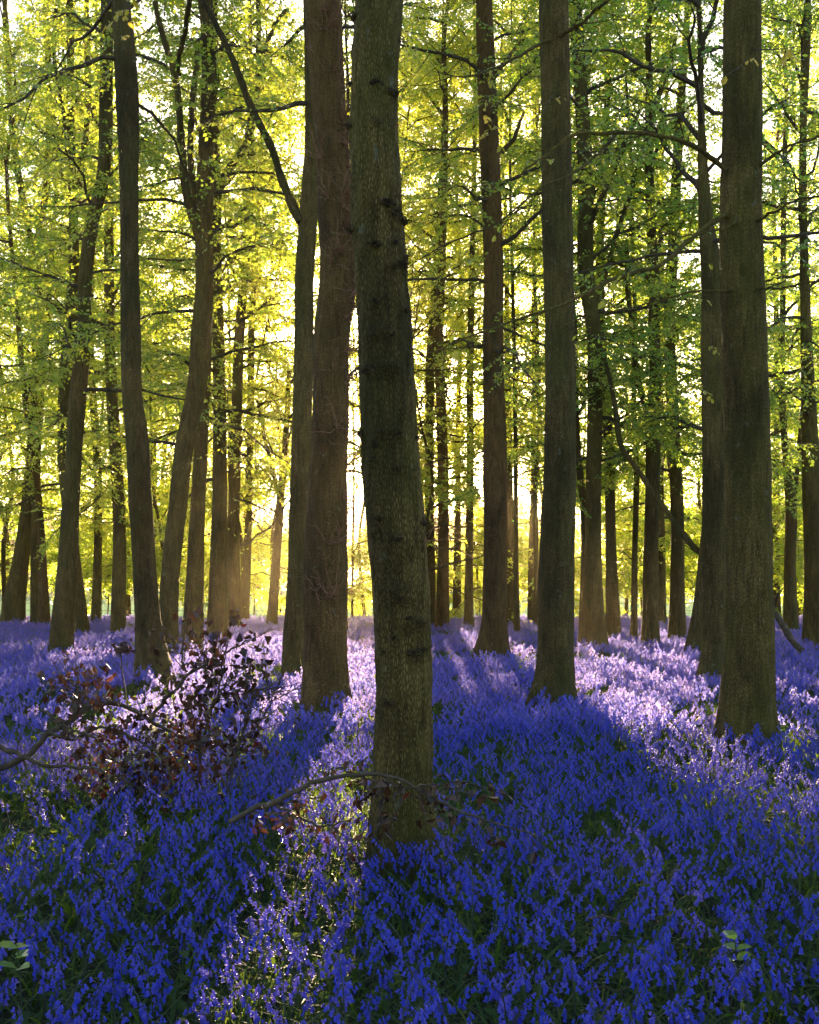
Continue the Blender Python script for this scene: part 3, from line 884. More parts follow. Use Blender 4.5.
def spray(owner, pts, d, nleaf, tint, leaf=0.08, mat=M_LEAF_Y):
    e = next(o for l, o in trees_by_label.items() if l.startswith(owner))
    rg = np.random.default_rng(int(pts[0][0] * 7 + pts[0][1]))
    P = np.array([W(x, y, d + dz) for x, y, dz in pts])
    c = catmull(P, 14)
    mb = MB()
    tubes(mb, c[None], np.linspace(0.006, 0.0015, 14)[None], 4, 1)
    Q, _ = branches_from(c[None], max(2, nleaf // 3), 0.25, lambda t, g: 0.10 + 0.2 * g.random(len(t)), (0.4, 1.1), 0.35, 4, rg)
    tubes(mb, Q, np.broadcast_to(np.array([.0025, .002, .0015, .001]), Q.shape[:2]), 3, 1)
    leafy_twig(mb, Q, rg, leaf, 4, 0, tint)
    mb.build('leafy_spray', [mat, M_TWIG], e, tuple(e.location), smooth=False)


spray('trunk with a kinked', [(127, -30, 0), (124, 10, -1.5), (118, 18, -2.2), (104, 26, -2.6)], 17, 14, 0.75, 0.125)
spray('trunk with a kinked', [(127, -20, 0), (130, 20, -1.6), (132, 40, -2.0), (134, 62, -2.2)], 17, 14, 0.75, 0.125)
spray('tall trunk with a cluster', [(494, 60, 0), (490, 85, -2.2), (486, 110, -2.6), (487, 150, -2.8)], 22, 18, 0.35, 0.11)
spray('tall trunk with a cluster', [(492, 120, 0), (500, 140, -2), (506, 155, -2.4), (488, 182, -2.6)], 22, 15, 0.35, 0.11)
spray('thick straight', [(745, 60, 0), (738, 68, -1.8), (728, 74, -2.2), (690, 92, -2.5)], 10.9, 5, 0.85, 0.08)
spray('thick straight', [(748, 50, 0), (790, 48, -1.4), (805, 46, -1.8), (830, 50, -2)], 10.9, 6, 0.85, 0.08)
spray('rough-barked', [(712, 330, 0), (709, 360, -1.2), (704, 385, -1.6), (710, 430, -1.8)], 16.7, 9, 0.2, 0.09)
spray('lone' if False else 'straight dark brown', [(556, 90, 0), (545, 108, -1.2), (540, 118, -1.6), (553, 125, -1.8)], 14.2, 5, 0.6, 0.08)
spray('straight dark brown', [(560, 130, 0), (590, 150, -1.0), (602, 165, -1.4), (606, 190, -1.6)], 14.2, 7, 0.8, 0.08)

# ------------------------------------------------------------------ trees of the far edge, too alike to tell apart
EDGE = []
erg = np.random.default_rng(77)
xs = np.linspace(-25, 25, 46) + erg.normal(0, 0.5, 46)
for i, x in enumerate(xs):
    y = 43 + 9 * erg.random()
    h = 8.0 + 13 * erg.random() ** 1.3
    if any(a < x < b for a, b in ((-1.45, -0.1), (2.0, 4.1), (-4.4, -3.2))):
        continue
    EDGE.append((x, y, h, 0.05 + 0.06 * erg.random()))
HIGH = {}
for x, y, h, zz in ((0.55, 52, 24, 9.5), (1.5, 46, 22, 9), (-1.9, 50, 23, 9), (0.2, 58, 26, 10.5), (-0.05, 40, 20, 8.5), (4.4, 53, 23, 9), (-4.7, 47, 22, 8), (-7.6, 50, 23, 8), (-5.9, 42, 20, 8), (-11.5, 49, 22, 8), (-14.5, 46, 21, 8)):
    HIGH[len(EDGE)] = zz
    EDGE.append((x, y, h, 0.07))
for x, y, h in ((0.45, 33, 9.5), (0.95, 38, 11.0), (1.35, 44, 12.0), (0.6, 48, 13.0)):  # extra trees, added to keep the sun off the flowers before them
    EDGE.append((x, y, h, 0.05))
for x in (-12.5, -9.3, -6.6, -4.2, -3.5, -2.7, -1.2, -0.6, 0.6, 1.15, 2.2, 2.7, 3.3, 3.9, 5.6, 8.1, 11.0, 13.6):
    EDGE.append((x, 44 + 9 * erg.random(), 3.4 + 0.9 * erg.random(), 0.03))
for i, (x, y, h, rad) in enumerate(EDGE):
    rg = np.random.default_rng(500 + i)
    px = CX + x * F / y
    path = [(px, HY + CAMZ * F / y - 8, rad * 2 * F / y), (px + rg.normal(0, 3), 540, rad * 1.8 * F / y)]
    if h > 5:
        path += [(px + rg.normal(0, 7), 480, rad * 1.5 * F / y), (px + rg.normal(0, 10), 420, rad * 1.2 * F / y)]
    Xf, Fq, P, r = trunk_geom(path, h, y, rg, 0.5, flare=0.25)
    base = (float(P[0, 0]), float(y), 0.0)
    ROOTS.append((x, y, rad))
    e = tag(empty('young_tree', base), 'slim young tree in bright backlit leaf at the far sunny edge of the wood', 'tree', 'young trees along the sunny edge of the wood')
    mb = MB()
    mb.add(Xf, Fq)
    mb.build('trunk', [M_BARK], e, base)
    near_sun = abs(px - 410) < 130
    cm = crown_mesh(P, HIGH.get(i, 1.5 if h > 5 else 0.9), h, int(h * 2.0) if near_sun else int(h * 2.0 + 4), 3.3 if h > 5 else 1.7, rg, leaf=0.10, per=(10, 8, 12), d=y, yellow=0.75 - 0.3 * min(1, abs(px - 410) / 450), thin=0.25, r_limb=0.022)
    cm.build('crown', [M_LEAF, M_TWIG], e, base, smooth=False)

print('LEAVES', LEAVES)
# ------------------------------------------------------------------ ground, field, far wood
def sheet(name, x0, x1, y0, y1, nx, ny, zf, mat, kind='structure'):
    X, Y = np.meshgrid(np.linspace(x0, x1, nx), np.linspace(y0, y1, ny))
    V = np.stack([X, Y, zf(X, Y)], -1).reshape(-1, 3)
    i = np.arange(ny - 1)[:, None] * nx
    j = np.arange(nx - 1)[None]
    a = (i + j)
    Fq = np.stack([a, a + 1, a + 1 + nx, a + nx], -1).reshape(-1, 4)
    mb = MB()
    mb.add(V, Fq)
    return tag(mb.build(name, [mat]), kind=kind)


def fade(X, Y):
    return np.clip((48 - np.abs(Y)) / 6, 0, 1) * np.clip((38 - np.abs(X)) / 6, 0, 1)


M_SOIL = plain_mat('leaf_litter_soil', [(0.3, (0.018, 0.016, 0.008)), (0.55, (0.035, 0.04, 0.014)), (0.75, (0.08, 0.055, 0.03))], 7, bump=0.6)
M_FIELD = leafy_mat('meadow_grass', [(0.0, (0.13, 0.24, 0.15)), (1.0, (0.18, 0.30, 0.18))], [(0.0, (0.02, 0.03, 0.01)), (1.0, (0.02, 0.03, 0.01))], 0.05, 0.0, sheen=0.0)

# one ground sheet: fine under the flowers, coarse out to the horizon
gx = np.concatenate([[-600, -300, -120, -60], np.linspace(-40, 40, 161), [60, 120, 300, 600]])
gy = np.concatenate([[-600, -200, -60, -20], np.linspace(-8, 52, 121), [70, 120, 200, 400, 900]])
X, Y = np.meshgrid(gx, gy)
V = np.stack([X, Y, ground_z(X, Y) * fade(X, Y)], -1).reshape(-1, 3)
nx, ny = len(gx), len(gy)
a = (np.arange(ny - 1)[:, None] * nx + np.arange(nx - 1)[None])
mb = MB()
mb.add(V, np.stack([a, a + 1, a + 1 + nx, a + nx], -1).reshape(-1, 4))
tag(mb.build('ground', [M_SOIL]), kind='structure')
sheet('field', -160, 160, 54, 175, 30, 20, lambda X, Y: 0.004 + 0.5 * np.clip((Y - 60) / 115, 0, 1) + 0 * X, M_FIELD)

# far wood across the field: one hazy mass
rg = np.random.default_rng(9)
mb = MB()
for q in range(70):
    cx, cy = rg.uniform(-75, 75), rg.uniform(160, 178)
    hh = rg.uniform(7, 15)
    n = 1100
    th = rg.random(n) * 6.283
    u = rg.random(n) ** 0.5
    zz = 0.3 + hh * rg.random(n) ** 0.8
    rad = 4.2 * np.sin(np.clip(zz / hh, 0.08, 0.97) * math.pi) ** 0.5 * (0.7 + 0.5 * vnoise(np.stack([th * 1.3, zz * 0.5, th * 0 + q], 1), 2))
    B = np.stack([cx + np.cos(th) * rad * u, cy + np.sin(th) * rad * u, zz], 1)
    D = unit(rg.normal(0, 1, (n, 3)))
    leaves(mb, B, D, unit(rg.normal(0, 1, (n, 3))), rg.uniform(0.35, 0.8, n), 0.4, 0, np.clip(rg.normal(0.3, 0.15, n), 0, 1))
    tubes(mb, np.array([[[cx, cy, 0], [cx, cy, hh * 0.5], [cx + .3, cy, hh * 0.85]]]), np.array([[0.25, 0.2, 0.05]]), 5, 1)
tag(mb.build('far_wood', [M_FARLEAF, M_BARK], smooth=False), 'hazy wood across the pale field seen between the trunks', 'far trees', kind='stuff')

# field fence at the edge of the wood
e = tag(empty('field_fence', (0, 54.5, 0)), 'low wooden post and wire fence along the pale field beyond the trees', 'fence')
for x in np.arange(-30, 30.1, 3.0):
    z = np.array([0, 0.5, 1.0, 1.12])
    mb = MB()
    xx = x + rg.normal(0, 0.1)
    tubes(mb, np.array([[[xx + 0.02 * k, 54.5 + 0.01 * k, zz] for k, zz in enumerate(z)]]), np.array([[0.06, 0.058, 0.055, 0.03]]), 7)
    mb.build('post', [M_DEADWOOD], e, (0, 54.5, 0))
for zz in (0.35, 0.65, 0.95):
    mb = MB()
    X = np.linspace(-30, 30, 40)
    tubes(mb, np.stack([X, X * 0 + 54.5, zz + 0.02 * np.sin(X * 2)], 1)[None], np.full((1, 40), 0.008), 4)
    mb.build('wire', [M_DEADWOOD], e, (0, 54.5, 0))

# ------------------------------------------------------------------ bluebells
def bell(mb, p, ax, s, k=6, mat=0, tint=0.5, rings=None):
    ax = unit(np.asarray(ax, dtype=float))
    s1 = unit(np.cross(ax, np.array([0.31, 0.52, 0.79])))
    s2 = np.cross(ax, s1)
    prof = rings or [(0.0, 0.0016), (0.003, 0.0040), (0.010, 0.0044), (0.0145, 0.0062), (0.0165, 0.0092)]
    th = np.arange(k) * 2 * math.pi / k
    Vs = []
    for q, (l, rr) in enumerate(prof):
        w = np.ones(k)
        ll = np.full(k, l)
        if q == len(prof) - 1 and k == 6:
            w = np.where(np.arange(k) % 2 == 0, 1.0, 0.72)
            ll = np.where(np.arange(k) % 2 == 0, l - 0.001, l - 0.003)
        Vs.append(p + s * (ax[None] * ll[:, None] + (s1[None] * np.cos(th)[:, None] + s2[None] * np.sin(th)[:, None]) * (rr * w)[:, None]))
    mb.add(np.concatenate(Vs), grid_faces(len(prof), k), mat, tint)


def bluebell(rg, fine=True, mats=(0, 1, 2)):
    """returns stalk, bells, blades collectors of one plant at the origin"""
    st, be, bl = MB(), MB(), MB()
    h = 0.30 + 0.13 * rg.random()
    az = rg.random() * 6.283
    lean = np.array([math.cos(az), math.sin(az), 0])
    n = 9 if fine else 5
    u = np.linspace(0, 1, n)
    P = np.zeros((n, 3))
    P[:, 2] = h * (u - 0.10 * u**4)
    P += lean[None] * (0.03 * u + 0.07 * u**4)[:, None] + rg.normal(0, 0.01, 3) * u[:, None]
    tubes(st, P[None], np.linspace(0.0032, 0.0018, n)[None] * (1 if fine else 1.3), 5 if fine else 3, mats[1], 0.4)
    nb = int(rg.integers(11, 17)) if fine else int(rg.integers(8, 11))
    for i in range(nb):
        t = 0.66 + 0.335 * i / (nb - 1)
        p = at(P[None], np.array([t]))[0]
        a2 = az + rg.normal(0, 0.9) + (1.2 if i % 2 else -1.2) * (1 - i / nb)
        out = np.array([math.cos(a2), math.sin(a2), 0.25])
        s = (1.28 - 0.42 * i / nb) * (0.9 + 0.2 * rg.random())
        L = 0.013 * s
        q = np.array([p, p + out * L * 0.7, p + out * L * 1.2 + np.array([0, 0, -0.006])])
        if fine:
            tubes(st, q[None], np.full((1, 3), 0.0009), 3, mats[1], 0.9)
        ax = np.array([math.cos(a2) * 0.35, math.sin(a2) * 0.35, -1.0]) + rg.normal(0, 0.12, 3)
        tint = float(np.clip(rg.normal(0.5, 0.22), 0, 1))
        if fine:
            bell(be, q[2], ax, s * 1.0, 6, mats[0], tint)
        else:
            ax = unit(ax)
            a3 = rg.random() * 3.1416
            for a4 in (a3, a3 + 1.57):
                sd = np.array([math.cos(a4), math.sin(a4), 0.0])
                Z = [(0.0, 0.0026), (0.011, 0.0052), (0.018, 0.0098)]
                Vq = np.array([q[2] + (ax * l + sd * w * sg) * s * 1.35 for l, w in Z for sg in (-1, 1)])
                be.add(Vq, np.array([[0, 1, 3, 2], [2, 3, 5, 4]]), mats[0], tint)
    for i in range(int(rg.integers(4, 7)) if fine else 3):
        a = rg.random() * 6.283
        L = 0.20 + 0.16 * rg.random()
        m = 6 if fine else 4
        u = np.linspace(0, 1, m)
        d = np.array([math.cos(a), math.sin(a), 0])
        s = np.array([-math.sin(a), math.cos(a), 0])
        arch = rg.uniform(0.5, 1.1)
        c = d[None] * (L * (0.25 * u + 0.5 * arch * u**2))[:, None] + np.array([0, 0, 1.0])[None] * (L * (0.95 * u - 0.55 * arch * u**2))[:, None]
        w = 0.0058 * np.sqrt(np.maximum(0.02, np.sin(np.clip(u * 0.85 + 0.15, 0, 1) * math.pi)))
        V = np.concatenate([c - s * w[:, None], c + s * w[:, None]])
        f = np.array([[j, j + m, j + m + 1, j + 1] for j in range(m - 1)])
        bl.add(V, f, mats[2], float(rg.random()))
    return st, be, bl


def offset_merge(dst, src, ox, oy, s=1.0, rz=0.0):
    c, sn = math.cos(rz), math.sin(rz)
    base = dst.n
    for V in src.V:
        W_ = V * s
        dst.V.append(np.stack([W_[:, 0] * c - W_[:, 1] * sn + ox, W_[:, 0] * sn + W_[:, 1] * c + oy, W_[:, 2]], 1).astype(np.float32))
    dst.F += [f + base for f in src.F]
    dst.M += src.M
    dst.T += src.T
    dst.n += src.n


def scatter(name, protos, mats, pts, var, rot, scl, smooth=True):
    """one object: the prototypes sit in its mesh, geometry nodes repeat them on its loose points"""
    mb = MB()
    pid = []
    for k, p in enumerate(protos):
        mb.merge(p)
        pid.append(np.full(p.n, k + 1))
    nproto = mb.n
    mb.V.append(np.asarray(pts, dtype=np.float32))
    pid.append(-(np.asarray(var) + 1))
    me = mb.mesh(name, mats, smooth=smooth)
    nv = len(me.vertices)
    a = me.attributes.new('proto', 'INT', 'POINT')
    a.data.foreach_set('value', np.concatenate(pid).astype(np.int32))
    a = me.attributes.new('spin', 'FLOAT_VECTOR', 'POINT')
    sp = np.zeros((nv, 3), dtype=np.float32)
    sp[nproto:] = rot
    a.data.foreach_set('vector', sp.ravel())
    a = me.attributes.new('size', 'FLOAT', 'POINT')
    sz = np.ones(nv, dtype=np.float32)
    sz[nproto:] = scl
    a.data.foreach_set('value', sz)
    o = bpy.data.objects.new(name, me)
    C.objects.link(o)
    ng = bpy.data.node_groups.new(name + '_nodes', 'GeometryNodeTree')
    ng.interface.new_socket('Geometry', in_out='INPUT', socket_type='NodeSocketGeometry')
    ng.interface.new_socket('Geometry', in_out='OUTPUT', socket_type='NodeSocketGeometry')
    gi = ng.nodes.new('NodeGroupInput')
    go = ng.nodes.new('NodeGroupOutput')
    at_ = ng.nodes.new('GeometryNodeInputNamedAttribute')
    at_.data_type = 'INT'
    at_.inputs['Name'].default_value = 'proto'
    ar = ng.nodes.new('GeometryNodeInputNamedAttribute')
    ar.data_type = 'FLOAT_VECTOR'
    ar.inputs['Name'].default_value = 'spin'
    er = ng.nodes.new('FunctionNodeEulerToRotation')
    ng.links.new(ar.outputs['Attribute'], er.inputs[0])
    az = ng.nodes.new('GeometryNodeInputNamedAttribute')
    az.data_type = 'FLOAT'
    az.inputs['Name'].default_value = 'size'
    jn = ng.nodes.new('GeometryNodeJoinGeometry')
    for k in range(len(protos)):
        parts = []
        for val in (k + 1, -(k + 1)):
            cp = ng.nodes.new('FunctionNodeCompare')
            cp.data_type = 'INT'
            cp.operation = 'EQUAL'
            ng.links.new(at_.outputs['Attribute'], cp.inputs['A'] if cp.inputs['A'].type == 'INT' else [s for s in cp.inputs if s.name == 'A' and s.type == 'INT'][0])
            [s for s in cp.inputs if s.name == 'B' and s.type == 'INT'][0].default_value = val
            sg = ng.nodes.new('GeometryNodeSeparateGeometry')
            sg.domain = 'POINT'
            ng.links.new(gi.outputs[0], sg.inputs['Geometry'])
            ng.links.new(cp.outputs['Result'], sg.inputs['Selection'])
            parts.append(sg.outputs['Selection'])
        io = ng.nodes.new('GeometryNodeInstanceOnPoints')
        ng.links.new(parts[1], io.inputs['Points'])
        ng.links.new(parts[0], io.inputs['Instance'])
        ng.links.new(er.outputs[0], io.inputs['Rotation'])
        ng.links.new(az.outputs['Attribute'], io.inputs['Scale'])
        ng.links.new(io.outputs[0], jn.inputs[0])
    ng.links.new(jn.outputs[0], go.inputs[0])
    md = o.modifiers.new('scatter', 'NODES')
    md.node_group = ng
    return o


brg = np.random.default_rng(21)
fine_sets = [bluebell(brg, True) for _ in range(10)]


def clear_of_trunks(x, y, pad=0.02):
    ok = np.ones(len(x), dtype=bool)
    for (tx, ty, tr) in ROOTS:
        ok &= (x - tx)**2 + (y - ty)**2 > (tr + pad)**2
    return ok


def spread_pts(y0, y1, dens, margin, rgx, cover=None):
    """points with roughly even density inside the view wedge plus a margin"""
    area_w = 2 * (y1 * 0.36 + margin)
    n = int(area_w * (y1 - y0) * dens)
    cell = 1 / math.sqrt(dens)
    nxx, nyy = int(area_w / cell), int((y1 - y0) / cell) + 1
    X, Y = np.meshgrid(np.arange(nxx), np.arange(nyy))
    x = -area_w / 2 + (X.ravel() + rgx.random(nxx * nyy) * 1.0) * cell
    y = y0 + (Y.ravel() + rgx.random(nxx * nyy) * 1.0) * cell
    ok = (np.abs(x) < y * 0.36 + margin) & (y < y1)
    x, y = x[ok], y[ok]
    # the flowers grow in drifts, with greener gaps
    f = vnoise(np.stack([x * 0.9, y * 0.7, x * 0], 1), 12) * 0.6 + vnoise(np.stack([x * 2.7, y * 2.2, x * 0], 1), 14) * 0.4
    keep = np.ones(len(x), dtype=bool) if cover else rgx.random(len(x)) < np.clip((f - 0.30) * 5.0, 0.06, 1)
    keep &= clear_of_trunks(x, y)
    return x[keep], y[keep]


MATS_B = [M_BELL, M_STALK, M_GREEN]
x, y = spread_pts(2.6, 11.5, 86, 1.6, brg)
z = ground_z(x, y) * fade(x, y) - 0.005
inview = (np.abs((x * F / y)) < 395) & (HY + (CAMZ - 0.33) * F / y < 1015)
order = np.argsort(np.where(inview, y, 999))[:300]
single = np.zeros(len(x), dtype=bool)
single[order] = True
rots = np.stack([brg.normal(0, 0.07, len(x)), brg.normal(0, 0.07, len(x)), brg.random(len(x)) * 6.283], 1)
scls = np.clip(brg.normal(0.92, 0.16, len(x)), 0.55, 1.2)
var = brg.integers(0, len(fine_sets), len(x))
# the three hundred nearest flowers are things of their own
meshes = [(s[0].mesh('stalk', MATS_B), s[1].mesh('flower_bells', MATS_B), s[2].mesh('leaf_blades', MATS_B)) for s in fine_sets]
for i in order:
    e = tag(empty('bluebell', (x[i], y[i], z[i])), 'drooping bluebell flower on a green stalk in the nearest drift of the carpet', 'flower', 'bluebells in the nearest part of the carpet')
    e.rotation_euler = rots[i]
    e.scale = (scls[i],) * 3
    e.empty_display_size = 0.05
    for nm, me in zip(('stalk', 'flower_bells', 'leaf_blades'), meshes[var[i]]):
        o = bpy.data.objects.new(nm, me)
        C.objects.link(o)
        o.parent = e
fine_protos = []
for st, be, bl in fine_sets:
    p = MB()
    p.merge(be)
    p.merge(st)
    p.merge(bl)
    fine_protos.append(p)
clumps = []
for q in range(7):
    p = MB()
    for j in range(8):
        st, be, bl = bluebell(brg, False)
        for src in (be, st, bl):
            offset_merge(p, src, brg.normal(0, 0.13), brg.normal(0, 0.13), brg.uniform(0.8, 1.1))
            break_xy = None
        # stalk and blades share the flower's spot
    clumps.append(p)
clumps = []
for q in range(7):
    p = MB()
    for j in range(8):
        st, be, bl = bluebell(brg, False)
        ox, oy, s = brg.normal(0, 0.13), brg.normal(0, 0.13), brg.uniform(0.8, 1.1)
        for src in (be, st, bl):
            offset_merge(p, src, ox, oy, s)
    clumps.append(p)
x2, y2 = spread_pts(11.0, 24, 11.5, 3.0, brg)
x3, y3 = spread_pts(24, 47, 9.0, 5.0, brg)
xc, yc = np.concatenate([x2, x3]), np.concatenate([y2, y3])
zc = ground_z(xc, yc) * fade(xc, yc) - 0.005
ns = ~single
pts = np.concatenate([np.stack([x[ns], y[ns], z[ns]], 1), np.stack([xc, yc, zc], 1)])
vr = np.concatenate([var[ns], 10 + brg.integers(0, 7, len(xc))])
rt = np.concatenate([rots[ns], np.stack([xc * 0, xc * 0, brg.random(len(xc)) * 6.283], 1)])
sl = np.concatenate([scls[ns], brg.uniform(0.85, 1.15, len(xc))])
carpet = scatter('bluebell_carpet', fine_protos + clumps, MATS_B, pts, vr, rt, sl)
tag(carpet, 'carpet of violet blue bluebells spreading between the trunks', 'flowers', kind='stuff')

# grass and low leaves between the flowers
def tuft(rg, n, L, w, arch):
    p = MB()
    for _ in range(n):
        a = rg.random() * 6.283
        l = L * (0.5 + 0.6 * rg.random())
        m = 5
        u = np.linspace(0, 1, m)
        d = np.array([math.cos(a), math.sin(a), 0])
        s = np.array([-math.sin(a), math.cos(a), 0])
        o = np.array([rg.normal(0, 0.05), rg.normal(0, 0.05), 0])
        c = o + d[None] * (l * (0.2 * u + arch * rg.uniform(.3, 1) * u**2))[:, None] + np.array([0, 0, 1.0])[None] * (l * (u - 0.45 * arch * u**2))[:, None]
        ww = w * np.array([0.7, 1, 0.9, 0.6, 0.08])
        V = np.concatenate([c - s * ww[:, None], c + s * ww[:, None]])
        p.add(V, np.array([[j, j + m, j + m + 1, j + 1] for j in range(m - 1)]), 0, float(rg.random()))
    return p


def herb(rg):
    p = MB()
    n = 9
    a = rg.random(n) * 6.283
    D = unit(np.stack([np.cos(a), np.sin(a), rg.normal(0.25, 0.3, n)], 1))
    B = np.stack([rg.normal(0, 0.05, n), rg.normal(0, 0.05, n), rg.uniform(0.03, 0.2, n)], 1)
    leaves(p, B, D, unit(np.array([0, 0, 1.0]) + rg.normal(0, 0.3, (n, 3))), rg.uniform(0.028, 0.06, n), 0.33, 0, rg.random(n), True)
    return p


prot = [tuft(brg, 12, 0.28, 0.0035, 0.8) for _ in range(4)] + [herb(brg) for _ in range(3)]
xa, ya = spread_pts(2.6, 12, 26, 1.6, brg, 1)
xb, yb = spread_pts(12, 50, 7, 4, brg, 1)
xg, yg = np.concatenate([xa, xb]), np.concatenate([ya, yb])
zg = ground_z(xg, yg) * fade(xg, yg) - 0.005
ng_ = len(xg)
greens = scatter('woodland_grass', prot, [M_GREEN], np.stack([xg, yg, zg], 1), brg.integers(0, 7, ng_), np.stack([xg * 0, xg * 0, brg.random(ng_) * 6.283], 1), brg.uniform(0.7, 1.3, ng_))
tag(greens, 'green grass and low leaves growing between the bluebells', 'grass', kind='stuff')

# ------------------------------------------------------------------ fallen branches
def dead_leaves(mb, spots, rg, sigma, per, leaf, mat=1):
    S = np.repeat(np.asarray(spots), per, axis=0)
    B = S + rg.normal(0, 1, S.shape) * sigma
    n = len(B)
    D = unit(np.array([0, 0, -0.7]) + rg.normal(0, 0.7, (n, 3)))
    leaves(mb, B, D, unit(rg.normal(0, 1, (n, 3))), leaf * (0.4 + 0.9 * rg.random(n)), 0.29, mat, np.clip(rg.beta(2, 2, n) * 0.97 + (rg.random(n) < 0.02) * 0.5, 0, 1), True, curl=rg.normal(0, 0.25, (n, 1)))


D1 = depth(800) * 1.02
rg = np.random.default_rng(3)
b1 = W(30, 770, D1)
base1 = (float(b1[0]), D1, 0.0)
e = tag(empty('fallen_branch', base1), 'fallen grey branch with a heap of dead dark brown leaves among the bluebells at left', 'branch', 'fallen branches in the bluebells')
allp = []
BR = [
    ([(-30, 775, 9), (0, 765, 9), (22, 755, 8.5), (48, 733, 8), (72, 722, 7.5), (88, 711, 7), (106, 706, 6.5), (139, 710, 6), (161, 726, 5), (185, 738, 4), (205, 752, 3)], 0.5),
    ([(-20, 750, 7), (8, 750, 7), (25, 756, 6), (45, 764, 5), (80, 766, 4), (110, 770, 3), (140, 786, 2.4)], -0.3),
    ([(48, 733, 5), (75, 735, 4), (100, 725, 4), (130, 738, 3.4), (160, 760, 3), (178, 800, 2.4)], -0.4),
    ([(40, 710, 4), (55, 720, 4), (72, 733, 3.4), (95, 748, 3), (120, 770, 2.6)], -0.3),
    ([(150, 722, 5), (160, 708, 5), (170, 697, 5), (178, 684, 4.5), (187, 671, 4), (200, 665, 3.5), (216, 657, 3), (229, 644, 2.5), (240, 637, 2)], 0.3),
    ([(187, 671, 2.6), (184, 660, 2.4), (186, 650, 2)], 0.2),
    ([(196, 810, 4), (200, 780, 4), (198, 745, 3.4), (205, 720, 3.4), (213, 700, 3), (214, 675, 2.6), (216, 660, 2)], 0.1),
    ([(220, 815, 4), (232, 780, 3.6), (240, 745, 3.2), (248, 722, 3), (253, 700, 2.6), (252, 664, 2)], -0.3),
    ([(240, 745, 2.4), (258, 720, 2.4), (266, 700, 2), (280, 686, 1.6)], 0.3),
    ([(130, 790, 3.6), (160, 790, 3.6), (180, 800, 3.4), (205, 812, 3), (230, 820, 2.6)], -0.5),
    ([(60, 735, 3), (75, 700, 2.6), (72, 685, 2.2)], 0.2),
    ([(95, 708, 3), (82, 690, 2.6), (66, 676, 2)], 0.3),
    ([(210, 815, 4), (240, 812, 5), (262, 805, 5), (285, 797, 4), (310, 790, 3)], -0.6),
    ([(253, 700, 2), (258, 690, 2), (272, 684, 1.5)], 0.2),
    ([(213, 700, 2), (222, 690, 1.8), (232, 680, 1.5)], 0.2),
]
for i, (p, dd) in enumerate(BR):
    mb = MB()
    c = limb_mesh(mb, [(x_, y_, w_ * 0.74) for x_, y_, w_ in p], D1, dd, rg, 34, 8)
    Q, _ = branches_from(c[None, :, :3], 11, 0.12, lambda t, g: 0.10 + 0.26 * g.random(len(t)), (0.4, 1.2), -0.15, 5, rg)
    tubes(mb, Q, np.broadcast_to(np.array([.004, .0034, .0028, .0022, .0014]), Q.shape[:2]), 4)
    Q2, _ = branches_from(Q, 2, 0.2, lambda t, g: 0.05 + 0.1 * g.random(len(t)), (0.4, 1.1), 0, 3, rg)
    tubes(mb, Q2, np.broadcast_to(np.array([.002, .0016, .001]), Q2.shape[:2]), 3)
    mb.build('bough', [M_DEADWOOD], e, base1)
    if i not in (1,):
        allp.append(Q[:, -1])
        allp.append(Q2[:, -1])
mb = MB()
P = np.concatenate(allp)
px = CX + P[:, 0] * F / P[:, 1]
P = P[(px > 60) & (px < 265) & (rg.random(len(P)) < 0.55)]
dead_leaves(mb, P, rg, 0.04, 4, 0.055, 0)
heap = [W(x_, y_, D1 + dz) for x_, y_, dz in [(120, 765, 0), (140, 775, -.1), (160, 770, 0.1), (175, 758, 0), (190, 735, 0), (200, 712, 0.1), (185, 715, 0), (170, 735, -.1), (150, 745, 0), (130, 748, 0), (105, 762, 0), (85, 775, 0.1), (215, 745, 0), (225, 755, 0), (240, 752, 0.1), (250, 745, 0), (145, 792, -.1), (120, 785, 0), (205, 665, 0), (215, 668, 0.1), (213, 690, 0), (190, 760, 0), (65, 690, 0), (64, 686, 0), (185, 780, 0), (210, 775, 0), (100, 775, 0), (160, 720, 0), (195, 700, 0), (95, 745, 0), (235, 735, 0)]]
dead_leaves(mb, np.array(heap), rg, np.array([0.10, 0.12, 0.07]), 34, 0.05, 0)
mb.build('dead_leaves', [M_DEADLEAF], e, base1, smooth=False)

